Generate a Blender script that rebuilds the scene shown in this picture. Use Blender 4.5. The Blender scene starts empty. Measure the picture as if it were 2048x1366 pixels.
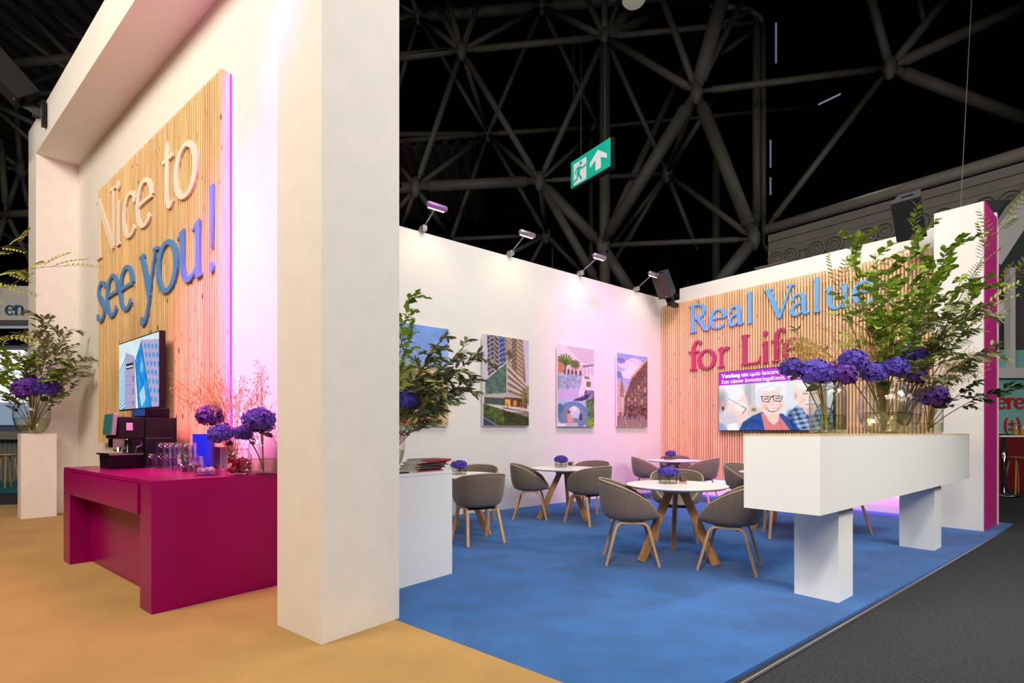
import bpy, bmesh, math, random
import numpy as np
from mathutils import Vector, Matrix

random.seed(7); np.random.seed(7)
SC = bpy.context.scene
COL = SC.collection
F = 1050.0; CX = 1024.0; HV = 867.0; HC = 1.25      # focal length in px, principal column, horizon row, eye height

# ------------------------------------------------------------------ camera
cd = bpy.data.cameras.new('camera'); cam = bpy.data.objects.new('camera', cd); COL.objects.link(cam)
cam.location = (0, 0, HC); cam.rotation_euler = (math.pi/2, 0, 0)
cd.sensor_width = 36; cd.sensor_fit = 'HORIZONTAL'; cd.lens = F/2048*36
cd.shift_y = (HV-683)/2048; cd.clip_end = 200
SC.camera = cam

# ------------------------------------------------------------------ world, exposure
w = bpy.data.worlds.new('world'); SC.world = w; w.use_nodes = True
w.node_tree.nodes['Background'].inputs[0].default_value = (0.95, 0.97, 1, 1)
w.node_tree.nodes['Background'].inputs[1].default_value = 0.0
vs = SC.view_settings; vs.view_transform = 'Standard'; vs.look = 'None'; vs.exposure = -0.07; vs.gamma = 1; vs.use_curve_mapping = False
SC.cycles.transparent_max_bounces = 40

# ------------------------------------------------------------------ big lights (out of view, several added as fill)
def aim(o, tgt):
    d = Vector(tgt) - o.location; o.rotation_euler = d.to_track_quat('-Z', 'Y').to_euler()
def area(name, loc, tgt, sx, sy, e, col=(1, 1, 1), spread=180):
    l = bpy.data.lights.new(name, 'AREA'); l.shape = 'RECTANGLE'; l.size = sx; l.size_y = sy; l.energy = e; l.color = col
    l.spread = math.radians(spread)
    o = bpy.data.objects.new(name, l); COL.objects.link(o); o.location = loc; aim(o, tgt); return o
def spot(name, loc, tgt, e, ang, col=(1, 1, 1), blend=.6, r=.08):
    l = bpy.data.lights.new(name, 'SPOT'); l.energy = e; l.spot_size = math.radians(ang); l.spot_blend = blend; l.color = col; l.shadow_soft_size = r
    o = bpy.data.objects.new(name, l); COL.objects.link(o); o.location = loc; aim(o, tgt); return o
WARM = (1, .80, .55)
area('rig_light_lounge', (2.2, 5.4, 8.6), (2.2, 6.2, 0), 5, 4, 430, (1, .96, .90))
area('fill_light_front', (1.5, -3.5, 6.5), (2.0, 5.5, 1.2), 7, 2.5, 480, (1, .95, .88))  # fill added behind the viewpoint for the white faces turned to camera
spot('fill_spot_planter', (-0.6, -1.6, 6.2), (2.3, 4.3, .9), 1100, 40, (1, .96, .92), 1.0, .5)  # unseen spot added to whiten the planter
spot('fill_spot_planter_side', (7.2, -.6, 6.2), (3.4, 4.7, .8), 1100, 42, (1, .97, .93), 1.0, .5)  # a second added spot, lifts the planter's long side
area('fill_light_aisle', (9.5, -0.5, 6.5), (3.0, 5.5, 1.0), 4, 2.5, 420, (1, .96, .92))  # added fill from the right for planter and end pillar
area('rig_light_bar', (-6.4, 0.6, 7.4), (-4.9, 6.4, 1.6), 4, 2.5, 620, (1, .88, .73))
spot('rig_spot_bar_floor', (-4.5, 2.4, 7.5), (-3.2, 2.2, 0), 150, 75, WARM, .9, .4)
spot('rig_spot_magenta', (-3.3, 2.1, 6.2), (-1.75, 3.75, 4.5), 900, 34, (.95, .12, 1), 1.0, .2)
spot('rig_spot_pink_bar', (-4.4, 1.9, 6.4), (-2.55, 4.95, 2.0), 5200, 31, (1, .09, .62), 1.0, .3)
spot('fill_spot_pink_corner', (1.6, 6.6, 7.2), (2.9, 10.4, .9), 2100, 50, (1, .14, .80), 1.0, .4)  # overhead spot added, stands in for the pink LED wash
spot('fill_spot_slats', (1.2, 5.2, 7.6), (5.0, 9.2, 2.6), 900, 55, (1, .90, .76), 1.0, .3)  # added wash that brightens the slatted wall
for hx, hy, hz, he in ((1, 15, 7, 60), (10, 15, 9, 45), (-15, 9, 9, 260), (-6, 17, 8, 90), (15, 8, 8, 60), (0, -8, 10, 60)):  # dim point lights added so the roof tubes stay visible
    l = bpy.data.lights.new('hall_fill', 'POINT'); l.energy = he; l.shadow_soft_size = .6; l.color = (1, .95, .88)
    o = bpy.data.objects.new('hall_fill', l); COL.objects.link(o); o.location = (hx, hy, hz)

# ------------------------------------------------------------------ helpers: pixels -> place
def at(u, v, Y): return Vector(((u-CX)/F*Y, Y, HC-(v-HV)/F*Y))
def fl(u, v, z=0.0):
    Y = (HC-z)*F/(v-HV); return Vector(((u-CX)/F*Y, Y, z))
class Frame:
    """upright frame: x along the wall to the right, y into the wall, z up"""
    def __init__(s, ox, oy, deg):
        s.o = Vector((ox, oy, 0)); s.a = math.radians(deg)
        s.x = Vector((math.cos(s.a), math.sin(s.a), 0)); s.y = Vector((-math.sin(s.a), math.cos(s.a), 0))
        s.deg = deg
    def w(s, x, y, z=0): return s.o+s.x*x+s.y*y+Vector((0, 0, z))
    def loc(s, P):
        d = Vector(P)-s.o; return Vector((d.dot(s.x), d.dot(s.y), P[2]))
    def hit(s, u, v, y):
        """(x, z) where the sight line of a pixel meets the plane y"""
        d = Vector(((u-CX)/F, 1, -(v-HV)/F)); e = Vector((0, 0, HC))
        t = (y-(e-s.o).dot(s.y))/d.dot(s.y); P = e+d*t
        return ((P-s.o).dot(s.x), P.z)
FL = Frame(-1.126, 3.103, -38.63)      # bar portal (origin: near corner of the pillar)
F2 = Frame(3.311, 11.476, -50.5)       # slatted wall on the right (origin: room corner)
F1 = Frame(3.311, 11.476, 39.5)        # poster wall (same origin)

# ------------------------------------------------------------------ helpers: meshes
class MB:
    def __init__(s): s.v = []; s.f = []
    def add(s, vs_, fs_):
        n = len(s.v); s.v += [tuple(p) for p in vs_]; s.f += [tuple(i+n for i in q) for q in fs_]; return s
    def box(s, x0, x1, y0, y1, z0, z1):
        return s.add([(x0,y0,z0),(x1,y0,z0),(x1,y1,z0),(x0,y1,z0),(x0,y0,z1),(x1,y0,z1),(x1,y1,z1),(x0,y1,z1)],
                     [(0,3,2,1),(4,5,6,7),(0,1,5,4),(1,2,6,5),(2,3,7,6),(3,0,4,7)])
    def tube(s, pts, r, seg=8, cap=True, flat=1.0):
        pts = [Vector(p) for p in pts]; rr = r if isinstance(r, (list, tuple)) else [r]*len(pts)
        vs_, fs_ = [], []; up = None
        for i, p in enumerate(pts):
            t = (pts[min(i+1, len(pts)-1)]-pts[max(i-1, 0)])
            t = t.normalized() if t.length > 1e-9 else Vector((0, 0, 1))
            if up is None: up = Vector((0, 0, 1)) if abs(t.z) < .95 else Vector((1, 0, 0))
            a = t.cross(up); a = a.normalized() if a.length > 1e-6 else Vector((1, 0, 0))
            b = a.cross(t).normalized(); up = b
            for k in range(seg):
                th = 2*math.pi*(k+.5)/seg; vs_.append(p+a*(rr[i]*math.cos(th))+b*(rr[i]*flat*math.sin(th)))
        for i in range(len(pts)-1):
            for k in range(seg):
                k2 = (k+1) % seg; fs_.append((i*seg+k, i*seg+k2, (i+1)*seg+k2, (i+1)*seg+k))
        if cap:
            fs_.append(tuple(range(seg-1, -1, -1))); fs_.append(tuple((len(pts)-1)*seg+k for k in range(seg)))
        return s.add(vs_, fs_)
    def bar(s, pts, wx, wy, ref=(0, 0, 1)):
        """rectangular section swept along pts; ref fixes the width axis"""
        pts = [Vector(p) for p in pts]; vs_, fs_ = [], []
        for i, p in enumerate(pts):
            t = (pts[min(i+1, len(pts)-1)]-pts[max(i-1, 0)]).normalized()
            a = Vector(ref)-t*Vector(ref).dot(t)
            a = a.normalized() if a.length > 1e-5 else Vector((1, 0, 0)); b = t.cross(a)
            for sx, sy in ((-1,-1),(1,-1),(1,1),(-1,1)): vs_.append(p+a*(sx*wx/2)+b*(sy*wy/2))
        for i in range(len(pts)-1):
            for k in range(4):
                k2 = (k+1) % 4; fs_.append((i*4+k, i*4+k2, i*4+4+k2, i*4+4+k))
        n = (len(pts)-1)*4; fs_ += [(3,2,1,0), (n,n+1,n+2,n+3)]
        return s.add(vs_, fs_)
    def lathe(s, prof, seg=24, c=(0,0,0)):
        vs_, fs_ = [], []
        for r, z in prof:
            for k in range(seg):
                th = 2*math.pi*k/seg; vs_.append((c[0]+r*math.cos(th), c[1]+r*math.sin(th), c[2]+z))
        for i in range(len(prof)-1):
            for k in range(seg):
                k2 = (k+1) % seg; fs_.append((i*seg+k, i*seg+k2, (i+1)*seg+k2, (i+1)*seg+k))
        if prof[0][0] > 1e-6: fs_.append(tuple(range(seg-1, -1, -1)))
        if prof[-1][0] > 1e-6: fs_.append(tuple((len(prof)-1)*seg+k for k in range(seg)))
        return s.add(vs_, fs_)
    def prism(s, poly, y0, y1):
        """polygon in x,z pulled along y"""
        n = len(poly)
        return s.add([(x, y0, z) for x, z in poly]+[(x, y1, z) for x, z in poly],
                     [tuple(range(n)), tuple(range(2*n-1, n-1, -1))]+[(i, n+i, n+(i+1) % n, (i+1) % n) for i in range(n)])
    def slab(s, poly, z0, z1):
        n = len(poly)
        return s.add([(x, y, z0) for x, y in poly]+[(x, y, z1) for x, y in poly],
                     [tuple(range(n-1, -1, -1)), tuple(range(n, 2*n))]+[(i, (i+1) % n, n+(i+1) % n, n+i) for i in range(n)])
    def mesh(s, name, m=None, smooth=False, fix=True):
        me = bpy.data.meshes.new(name); me.from_pydata(s.v, [], s.f)
        if fix:
            bm = bmesh.new(); bm.from_mesh(me); bmesh.ops.recalc_face_normals(bm, faces=bm.faces); bm.to_mesh(me); bm.free()
        if smooth: me.polygons.foreach_set('use_smooth', [True]*len(me.polygons))
        if m: me.materials.append(m)
        return me
def link(name, data, parent=None, loc=(0,0,0), rot=(0,0,0), label=None, cat=None, group=None, kind=None):
    o = bpy.data.objects.new(name, data); COL.objects.link(o); o.location = loc; o.rotation_euler = rot
    if parent: o.parent = parent
    if label: o['label'] = label
    if cat: o['category'] = cat
    if group: o['group'] = group
    if kind: o['kind'] = kind
    return o
def obj(name, mb, m, parent=None, loc=(0,0,0), rot=(0,0,0), smooth=False, bevel=0, **k):
    o = link(name, mb.mesh(name, m, smooth), parent, loc, rot, **k)
    if bevel:
        b = o.modifiers.new('bevel', 'BEVEL'); b.width = bevel; b.segments = 2; b.limit_method = 'ANGLE'
        o.data.polygons.foreach_set('use_smooth', [False]*len(o.data.polygons))
    if smooth == 'auto': pass
    return o
def thing(name, label, cat, loc=(0,0,0), rz=0, group=None, kind=None):
    return link(name, None, None, loc, (0, 0, rz), label, cat, group, kind)
def inframe(name, fr, label=None, cat=None, x=0, y=0, z=0, group=None, kind=None):
    return thing(name, label, cat, fr.w(x, y, z), fr.a, group, kind)
def copy_tree(o, parent=None):
    c = o.copy(); COL.objects.link(c); c.parent = parent
    for ch in list(o.children): copy_tree(ch, c)
    return c

# ------------------------------------------------------------------ helpers: materials
def lin(c):
    c = [x/255 for x in c[:3]]
    return tuple(x/12.92 if x <= .04045 else ((x+.055)/1.055)**2.4 for x in c)
def nt(name):
    m = bpy.data.materials.new(name); m.use_nodes = True; n = m.node_tree.nodes; return m, n, m.node_tree.links, n['Principled BSDF']
def mat(name, rgb, rough=.5, metal=0, var=0, scale=8, bump=0, bscale=60, stretch=(1,1,1), coat=0, spec=.5, sheen=0, objvar=0):
    m, n, L, P = nt(name); c = lin(rgb)
    P.inputs['Base Color'].default_value = (*c, 1); P.inputs['Roughness'].default_value = rough; P.inputs['Metallic'].default_value = metal
    P.inputs['Coat Weight'].default_value = coat; P.inputs['Specular IOR Level'].default_value = spec; P.inputs['Sheen Weight'].default_value = sheen
    tc = n.new('ShaderNodeTexCoord'); mp = n.new('ShaderNodeMapping'); mp.inputs['Scale'].default_value = stretch
    L.new(tc.outputs['Object'], mp.inputs[0])
    if var or objvar:
        nz = n.new('ShaderNodeTexNoise'); nz.inputs['Scale'].default_value = scale; nz.inputs['Detail'].default_value = 5
        L.new(mp.outputs[0], nz.inputs[0])
        mr = n.new('ShaderNodeMapRange'); mr.inputs[1].default_value = .3; mr.inputs[2].default_value = .7
        mr.inputs[3].default_value = 1-var; mr.inputs[4].default_value = 1+var; L.new(nz.outputs[0], mr.inputs[0])
        out = mr.outputs[0]
        if objvar:
            oi = n.new('ShaderNodeObjectInfo'); m2 = n.new('ShaderNodeMapRange'); m2.inputs[3].default_value = 1-objvar; m2.inputs[4].default_value = 1+objvar
            L.new(oi.outputs['Random'], m2.inputs[0]); mu = n.new('ShaderNodeMath'); mu.operation = 'MULTIPLY'
            L.new(out, mu.inputs[0]); L.new(m2.outputs[0], mu.inputs[1]); out = mu.outputs[0]
        mx = n.new('ShaderNodeVectorMath'); mx.operation = 'SCALE'; mx.inputs[0].default_value = c
        L.new(out, mx.inputs['Scale']); L.new(mx.outputs[0], P.inputs['Base Color'])
    if bump:
        nb = n.new('ShaderNodeTexNoise'); nb.inputs['Scale'].default_value = bscale; nb.inputs['Detail'].default_value = 4
        L.new(mp.outputs[0], nb.inputs[0]); b = n.new('ShaderNodeBump'); b.inputs['Strength'].default_value = bump; b.inputs['Distance'].default_value = .01
        L.new(nb.outputs[0], b.inputs['Height']); L.new(b.outputs[0], P.inputs['Normal'])
    return m
def emit(name, rgb, s):
    m = bpy.data.materials.new(name); m.use_nodes = True; n = m.node_tree.nodes; P = n['Principled BSDF']
    P.inputs['Base Color'].default_value = (*lin(rgb), 1); P.inputs['Emission Color'].default_value = (*lin(rgb), 1); P.inputs['Emission Strength'].default_value = s
    return m
def glassy(name, tint=(1,1,1), base=.06, edge=.75, rough=.02):
    """thin clear glass: see-through with a reflection that grows at grazing angles"""
    m = bpy.data.materials.new(name); m.use_nodes = True; n = m.node_tree.nodes; L = m.node_tree.links
    n.remove(n['Principled BSDF']); o = n['Material Output']
    t = n.new('ShaderNodeBsdfTransparent'); t.inputs[0].default_value = (*tint, 1)
    lw2 = n.new('ShaderNodeLayerWeight'); lw2.inputs[0].default_value = .5
    p3 = n.new('ShaderNodeMath'); p3.operation = 'POWER'; p3.inputs[1].default_value = 4; L.new(lw2.outputs['Facing'], p3.inputs[0])
    cm_ = n.new('ShaderNodeMix'); cm_.data_type = 'RGBA'; cm_.inputs[6].default_value = (*tint, 1); cm_.inputs[7].default_value = (*[x*.4 for x in tint], 1)
    L.new(p3.outputs[0], cm_.inputs[0]); L.new(cm_.outputs[2], t.inputs[0])
    g = n.new('ShaderNodeBsdfGlossy'); g.inputs['Roughness'].default_value = rough
    lw = n.new('ShaderNodeLayerWeight'); lw.inputs[0].default_value = .35
    mr = n.new('ShaderNodeMapRange'); mr.inputs[3].default_value = base; mr.inputs[4].default_value = edge
    L.new(lw.outputs['Facing'], mr.inputs[0])
    pw = n.new('ShaderNodeMath'); pw.operation = 'MULTIPLY'; L.new(mr.outputs[0], pw.inputs[0]); L.new(mr.outputs[0], pw.inputs[1])
    ad = n.new('ShaderNodeMath'); ad.operation = 'ADD'; ad.inputs[1].default_value = base; L.new(pw.outputs[0], ad.inputs[0])
    mx = n.new('ShaderNodeMixShader'); L.new(ad.outputs[0], mx.inputs[0]); L.new(t.outputs[0], mx.inputs[1]); L.new(g.outputs[0], mx.inputs[2])
    L.new(mx.outputs[0], o.inputs[0]); return m
def vcol(name, emission=0, rough=.25):
    m, n, L, P = nt(name); a = n.new('ShaderNodeAttribute'); a.attribute_name = 'Col'
    if emission:
        P.inputs['Base Color'].default_value = (.01, .01, .01, 1)
        L.new(a.outputs[0], P.inputs['Emission Color']); P.inputs['Emission Strength'].default_value = emission
    else: L.new(a.outputs[0], P.inputs['Base Color'])
    P.inputs['Roughness'].default_value = rough; return m
def wood_slat(name, rgb):
    m, n, L, P = nt(name); c = lin(rgb)
    tc = n.new('ShaderNodeTexCoord'); oi = n.new('ShaderNodeObjectInfo')
    sh = n.new('ShaderNodeVectorMath'); sh.operation = 'SCALE'; sh.inputs[0].default_value = (13, 7, 31); L.new(oi.outputs['Random'], sh.inputs['Scale'])
    ad = n.new('ShaderNodeVectorMath'); ad.operation = 'ADD'; L.new(tc.outputs['Object'], ad.inputs[0]); L.new(sh.outputs[0], ad.inputs[1])
    mp = n.new('ShaderNodeMapping'); mp.inputs['Scale'].default_value = (30, 30, 1.3); L.new(ad.outputs[0], mp.inputs[0])
    nz = n.new('ShaderNodeTexNoise'); nz.inputs['Scale'].default_value = 2; nz.inputs['Detail'].default_value = 6; L.new(mp.outputs[0], nz.inputs[0])
    cr = n.new('ShaderNodeValToRGB'); cr.color_ramp.elements[0].position = .3; cr.color_ramp.elements[1].position = .72
    cr.color_ramp.elements[0].color = (c[0]*.86, c[1]*.78, c[2]*.68, 1); cr.color_ramp.elements[1].color = (min(1, c[0]*1.12), c[1]*1.1, c[2]*1.05, 1)
    L.new(nz.outputs[0], cr.inputs[0])
    mk = n.new('ShaderNodeMapping'); mk.inputs['Scale'].default_value = (14, 14, 3.2); L.new(ad.outputs[0], mk.inputs[0])
    vo = n.new('ShaderNodeTexVoronoi'); vo.inputs['Scale'].default_value = 1; L.new(mk.outputs[0], vo.inputs[0])
    kr = n.new('ShaderNodeMapRange'); kr.inputs[1].default_value = .06; kr.inputs[2].default_value = .13; L.new(vo.outputs['Distance'], kr.inputs[0])
    mx = n.new('ShaderNodeMix'); mx.data_type = 'RGBA'; mx.inputs[6].default_value = (.05, .02, .01, 1)
    L.new(kr.outputs[0], mx.inputs[0]); L.new(cr.outputs[0], mx.inputs[7])
    m2 = n.new('ShaderNodeMapRange'); m2.inputs[3].default_value = .82; m2.inputs[4].default_value = 1.1; L.new(oi.outputs['Random'], m2.inputs[0])
    sc = n.new('ShaderNodeVectorMath'); sc.operation = 'SCALE'; L.new(mx.outputs[2], sc.inputs[0]); L.new(m2.outputs[0], sc.inputs['Scale'])
    L.new(sc.outputs[0], P.inputs['Base Color']); P.inputs['Roughness'].default_value = .55; return m

M = {}
M['white'] = mat('white_paint', (236, 232, 226), .55, var=.015, scale=3)
M['white_gloss'] = mat('white_laminate', (244, 243, 240), .3, var=.01, scale=2)
M['plaster'] = mat('white_plaster', (238, 232, 224), .6, var=.03, scale=5, bump=.08, bscale=14)
M['tan'] = mat('tan_carpet', (186, 146, 84), .95, var=.12, scale=1.6, bump=.5, bscale=400, spec=.1, sheen=.1)
M['blue'] = mat('blue_carpet', (35, 99, 168), .95, var=.22, scale=2.6, bump=.5, bscale=400, spec=.1, sheen=.15, stretch=(1, 1.3, 1))
M['grey'] = mat('grey_carpet', (66, 66, 68), .95, var=.35, scale=45, bump=.6, bscale=250, spec=.1, stretch=(1, 2.2, 1))
M['magenta'] = mat('magenta_lacquer', (148, 0, 90), .27, var=.05, scale=4, spec=.2)
M['pink'] = mat('magenta_paint', (196, 40, 130), .5, var=.02)
M['steel'] = mat('grey_steel', (88, 84, 79), .6, var=.12, scale=2)
M['duct'] = mat('duct_sheet', (128, 122, 114), .6, var=.1, scale=2)
M['roof'] = mat('roof_sheet', (74, 72, 70), .8, var=.1, scale=1)
M['hall_darkness'] = mat('dark_hall', (6, 6, 8), .9)  # near-black colour stands in for the darkness of the hall
M['slat'] = wood_slat('pine_slat', (248, 214, 160))
M['slat2'] = wood_slat('larch_slat', (250, 208, 164))
M['ply'] = mat('plywood', (222, 194, 150), .5, var=.1, scale=6, stretch=(1, 6, 1))
M['oak'] = mat('oak_wood', (196, 140, 84), .45, var=.16, scale=9, stretch=(6, 6, .8))
M['oak_light'] = mat('bent_oak', (212, 164, 112), .45, var=.12, scale=9, stretch=(6, 6, 1))
M['fabric'] = mat('taupe_felt', (122, 106, 94), .95, var=.4, scale=130, bump=.35, bscale=260, spec=.15, sheen=.3)
M['piping'] = mat('taupe_piping', (172, 152, 128), .9, var=.2, scale=120)
M['black'] = mat('black_plastic', (11, 11, 12), .42, var=.05, spec=.3)
M['black_matt'] = mat('black_cloth', (17, 17, 18), .8, bump=.2, bscale=300)
M['speaker_grey'] = mat('speaker_case', (58, 60, 66), .6, var=.05)
M['speaker_cloth'] = mat('speaker_grille', (74, 62, 52), .8, bump=.3, bscale=400, var=.1, scale=200)
M['chrome'] = mat('chrome', (205, 205, 208), .15, 1)
M['alu'] = mat('aluminium', (176, 174, 176), .35, .7)
M['glass'] = glassy('clear_glass', (.95, .97, .96), .06, .85)
M['jar_glass'] = glassy('green_tinted_glass', (.93, .97, .95), .05, .7)
M['water'] = glassy('vase_water', (.88, .90, .74), .06, .35)
M['acrylic'] = glassy('clear_acrylic', (.97, .98, 1), .05, .6)
M['stem'] = mat('green_stem', (96, 112, 50), .6, var=.2, scale=20)
M['twig'] = mat('brown_twig', (106, 82, 54), .8, var=.2, scale=30)
M['straw'] = mat('dry_straw', (196, 158, 88), .8, var=.2, scale=30)
M['leaf'] = mat('birch_leaf', (140, 168, 58), .5, var=.25, scale=14, objvar=.25, spec=.4)
M['leaf_olive'] = mat('olive_leaf', (128, 134, 88), .45, var=.25, scale=14, objvar=.35, spec=.5)
M['leaf_dark'] = mat('dark_leaf', (50, 70, 34), .4, var=.2, scale=14, objvar=.3)
M['leaf_lime'] = mat('pinnate_leaf', (158, 172, 66), .5, var=.2, scale=14, objvar=.2)
M['bloom'] = mat('hydrangea_petal', (66, 44, 156), .6, var=.55, scale=22, objvar=.18, sheen=.1)
M['bloom_violet'] = mat('hydrangea_violet', (88, 36, 146), .6, var=.5, scale=22, objvar=.18)
M['sign_white'] = mat('cream_letter', (240, 226, 208), .5)
M['sign_blue'] = mat('blue_letter', (86, 142, 206), .5)
M['sign_lightblue'] = mat('light_blue_letter', (104, 172, 232), .5)
M['sign_red'] = mat('raspberry_letter', (178, 52, 96), .5)
M['print'] = vcol('printed_panel')
M['screen'] = vcol('lit_screen', 1.0, .15)
M['led_magenta'] = emit('magenta_led', (255, 40, 235), 1.1)
# ================================================================== the setting
def S(name, mb, m, **k):
    return obj(name, mb, m, kind='structure', **k)
floor_o = S('floor', MB().box(-45, 45, -14, 48, -.06, -.02), M['grey'], label='dark grey carpet of the exhibition hall floor')
# stand carpets
eR = Vector((.7716, .636, 0)); eM = Vector((-.636, .7716, 0))
nearR = Vector((.645, 2.306, 0)); endR = F2.w(5.55, -1.15); endW2 = F2.w(5.55, .15)
blue = [(.645, 2.306), (endR.x, endR.y), (endW2.x, endW2.y), (3.31, 11.56), (-4.0, 5.6), (-1.9, 4.485)]
S('carpet_blue', MB().slab(blue, -.02, .0), M['blue'], label='blue velour carpet of the lounge area')
tb = nearR-eR*7.5
tan = [(.645, 2.306), (-1.9, 4.485), (-4.0, 5.6), (-7.2, 9.6), (-12.2, 8.45), (-13, 2), (tb.x-3, tb.y), (tb.x, tb.y)]
S('carpet_tan', MB().slab(tan, -.02, -.001), M['tan'], label='tan velour carpet in front of the bar')
tr = MB(); p0 = nearR-eR*3; p1 = endR
tr.bar([(p0.x+.004, p0.y-.004, -.008), (p1.x+.004, p1.y-.004, -.008)], .012, .012)
S('trim_1', tr, M['alu'], label='thin metal edge strip between blue and grey carpet')

# bar portal
XF, _ = FL.hit(72, 0, 0); XFo, _ = FL.hit(57, 0, 0)
ZS = 5.52; ZT = 6.04; YW = .505
def SL(name, mb, m, label): return obj(name, mb, m, None, FL.w(0, 0, 0), (0, 0, FL.a), kind='structure', label=label)
SL('pillar', MB().box(-.52, 0, 0, .58, 0, ZT), M['plaster'], 'tall white square pillar at the near end of the bar portal')
SL('pillar', MB().box(XFo, XF, 0, .58, 0, ZT), M['plaster'], 'tall white post at the far end of the bar portal')
SL('header_beam', MB().box(XFo, -.52, 0, .58, ZS, ZT), M['white'], 'white header beam across the top of the bar portal')
SL('wall_left', MB().box(XF, -.52, YW, .58, 0, ZS), M['plaster'], 'white recessed wall behind the bar')
# lounge walls
W2E = F2.loc(fl(1970, 1063)).x-.02
w1 = obj('wall_back', MB().box(-9.0, .1, 0, .1, 0, 4.19), M['white'], None, F1.w(0, 0, 0), (0, 0, F1.a), kind='structure', label='white lounge wall hung with four picture panels')
w2 = obj('wall_right', MB().prism([(0, 0), (W2E, 0), (W2E, 4.33), (.40, 4.33), (.40, 4.10), (0, 4.10)], 0, .1), M['white'], None, F2.w(0, 0, 0), (0, 0, F2.a), kind='structure', label='white lounge wall behind the slatted panel')
# right pillar
PR = F2.loc(fl(1970, 1063)); PL_, _ = F2.hit(1868, 900, PR.y)
pr = link('pillar', None, None, F2.w(0, 0, 0), (0, 0, F2.a), kind='structure', label='white end pillar with magenta outer side on the right')
mbp = MB().box(PL_, PR.x-.012, PR.y, 0, 0, 4.22); obj('core', mbp, M['white'], pr)
obj('side_panel', MB().box(PR.x-.0119, PR.x, PR.y, PR.y+.84, 0, 4.22), M['pink'], pr, label='magenta painted side')
obj('edge_strip', MB().box(PR.x-.0119, PR.x+.012, PR.y+.841, PR.y+.88, 0, 4.1), M['white'], pr)

# hall shell
hb = MB().box(-46, 46, 47.6, 48, -1, 26); S('wall_hall_back', hb, M['hall_darkness'], label='unlit far end of the exhibition hall')
S('wall_hall_left', MB().box(-46, -45.6, -14, 48, -1, 26), M['hall_darkness'], label='unlit left side of the exhibition hall')
S('wall_hall_right', MB().box(45.6, 46, -14, 48, -1, 26), M['hall_darkness'], label='unlit right side of the exhibition hall')
S('wall_hall_front', MB().box(-46, 46, -14.4, -14, -1, 26), M['hall_darkness'], label='unlit near end of the exhibition hall')
S('ceiling', MB().box(-46, 46, -14, 48, 25.6, 26), M['hall_darkness'], label='roof of the exhibition hall, coloured black as darkness')
def corrug(name, x0, x1, y0, y1, z, slope, label, n):
    vs_, fs_ = [], []
    for i in range(n+1):
        x = x0+(x1-x0)*i/n
        dz = (0, 0, .22, .22)[i % 4]
        for y in (y0, y1): vs_.append((x, y, z+dz+slope*(y-y0)))
    for i in range(n): fs_.append((2*i, 2*i+1, 2*i+3, 2*i+2))
    S(name, MB().add(vs_, fs_), M['roof'], label=label)
corrug('roof_deck', -34, -9, 8, 34, 18.6, 0, 'dark ribbed roof sheeting above the left side', 120)
corrug('roof_deck', -7.5, -1.6, 22.5, 30.5, 13.6, .0, 'dark ribbed roof sheeting seen between the tubes', 44)

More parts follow.
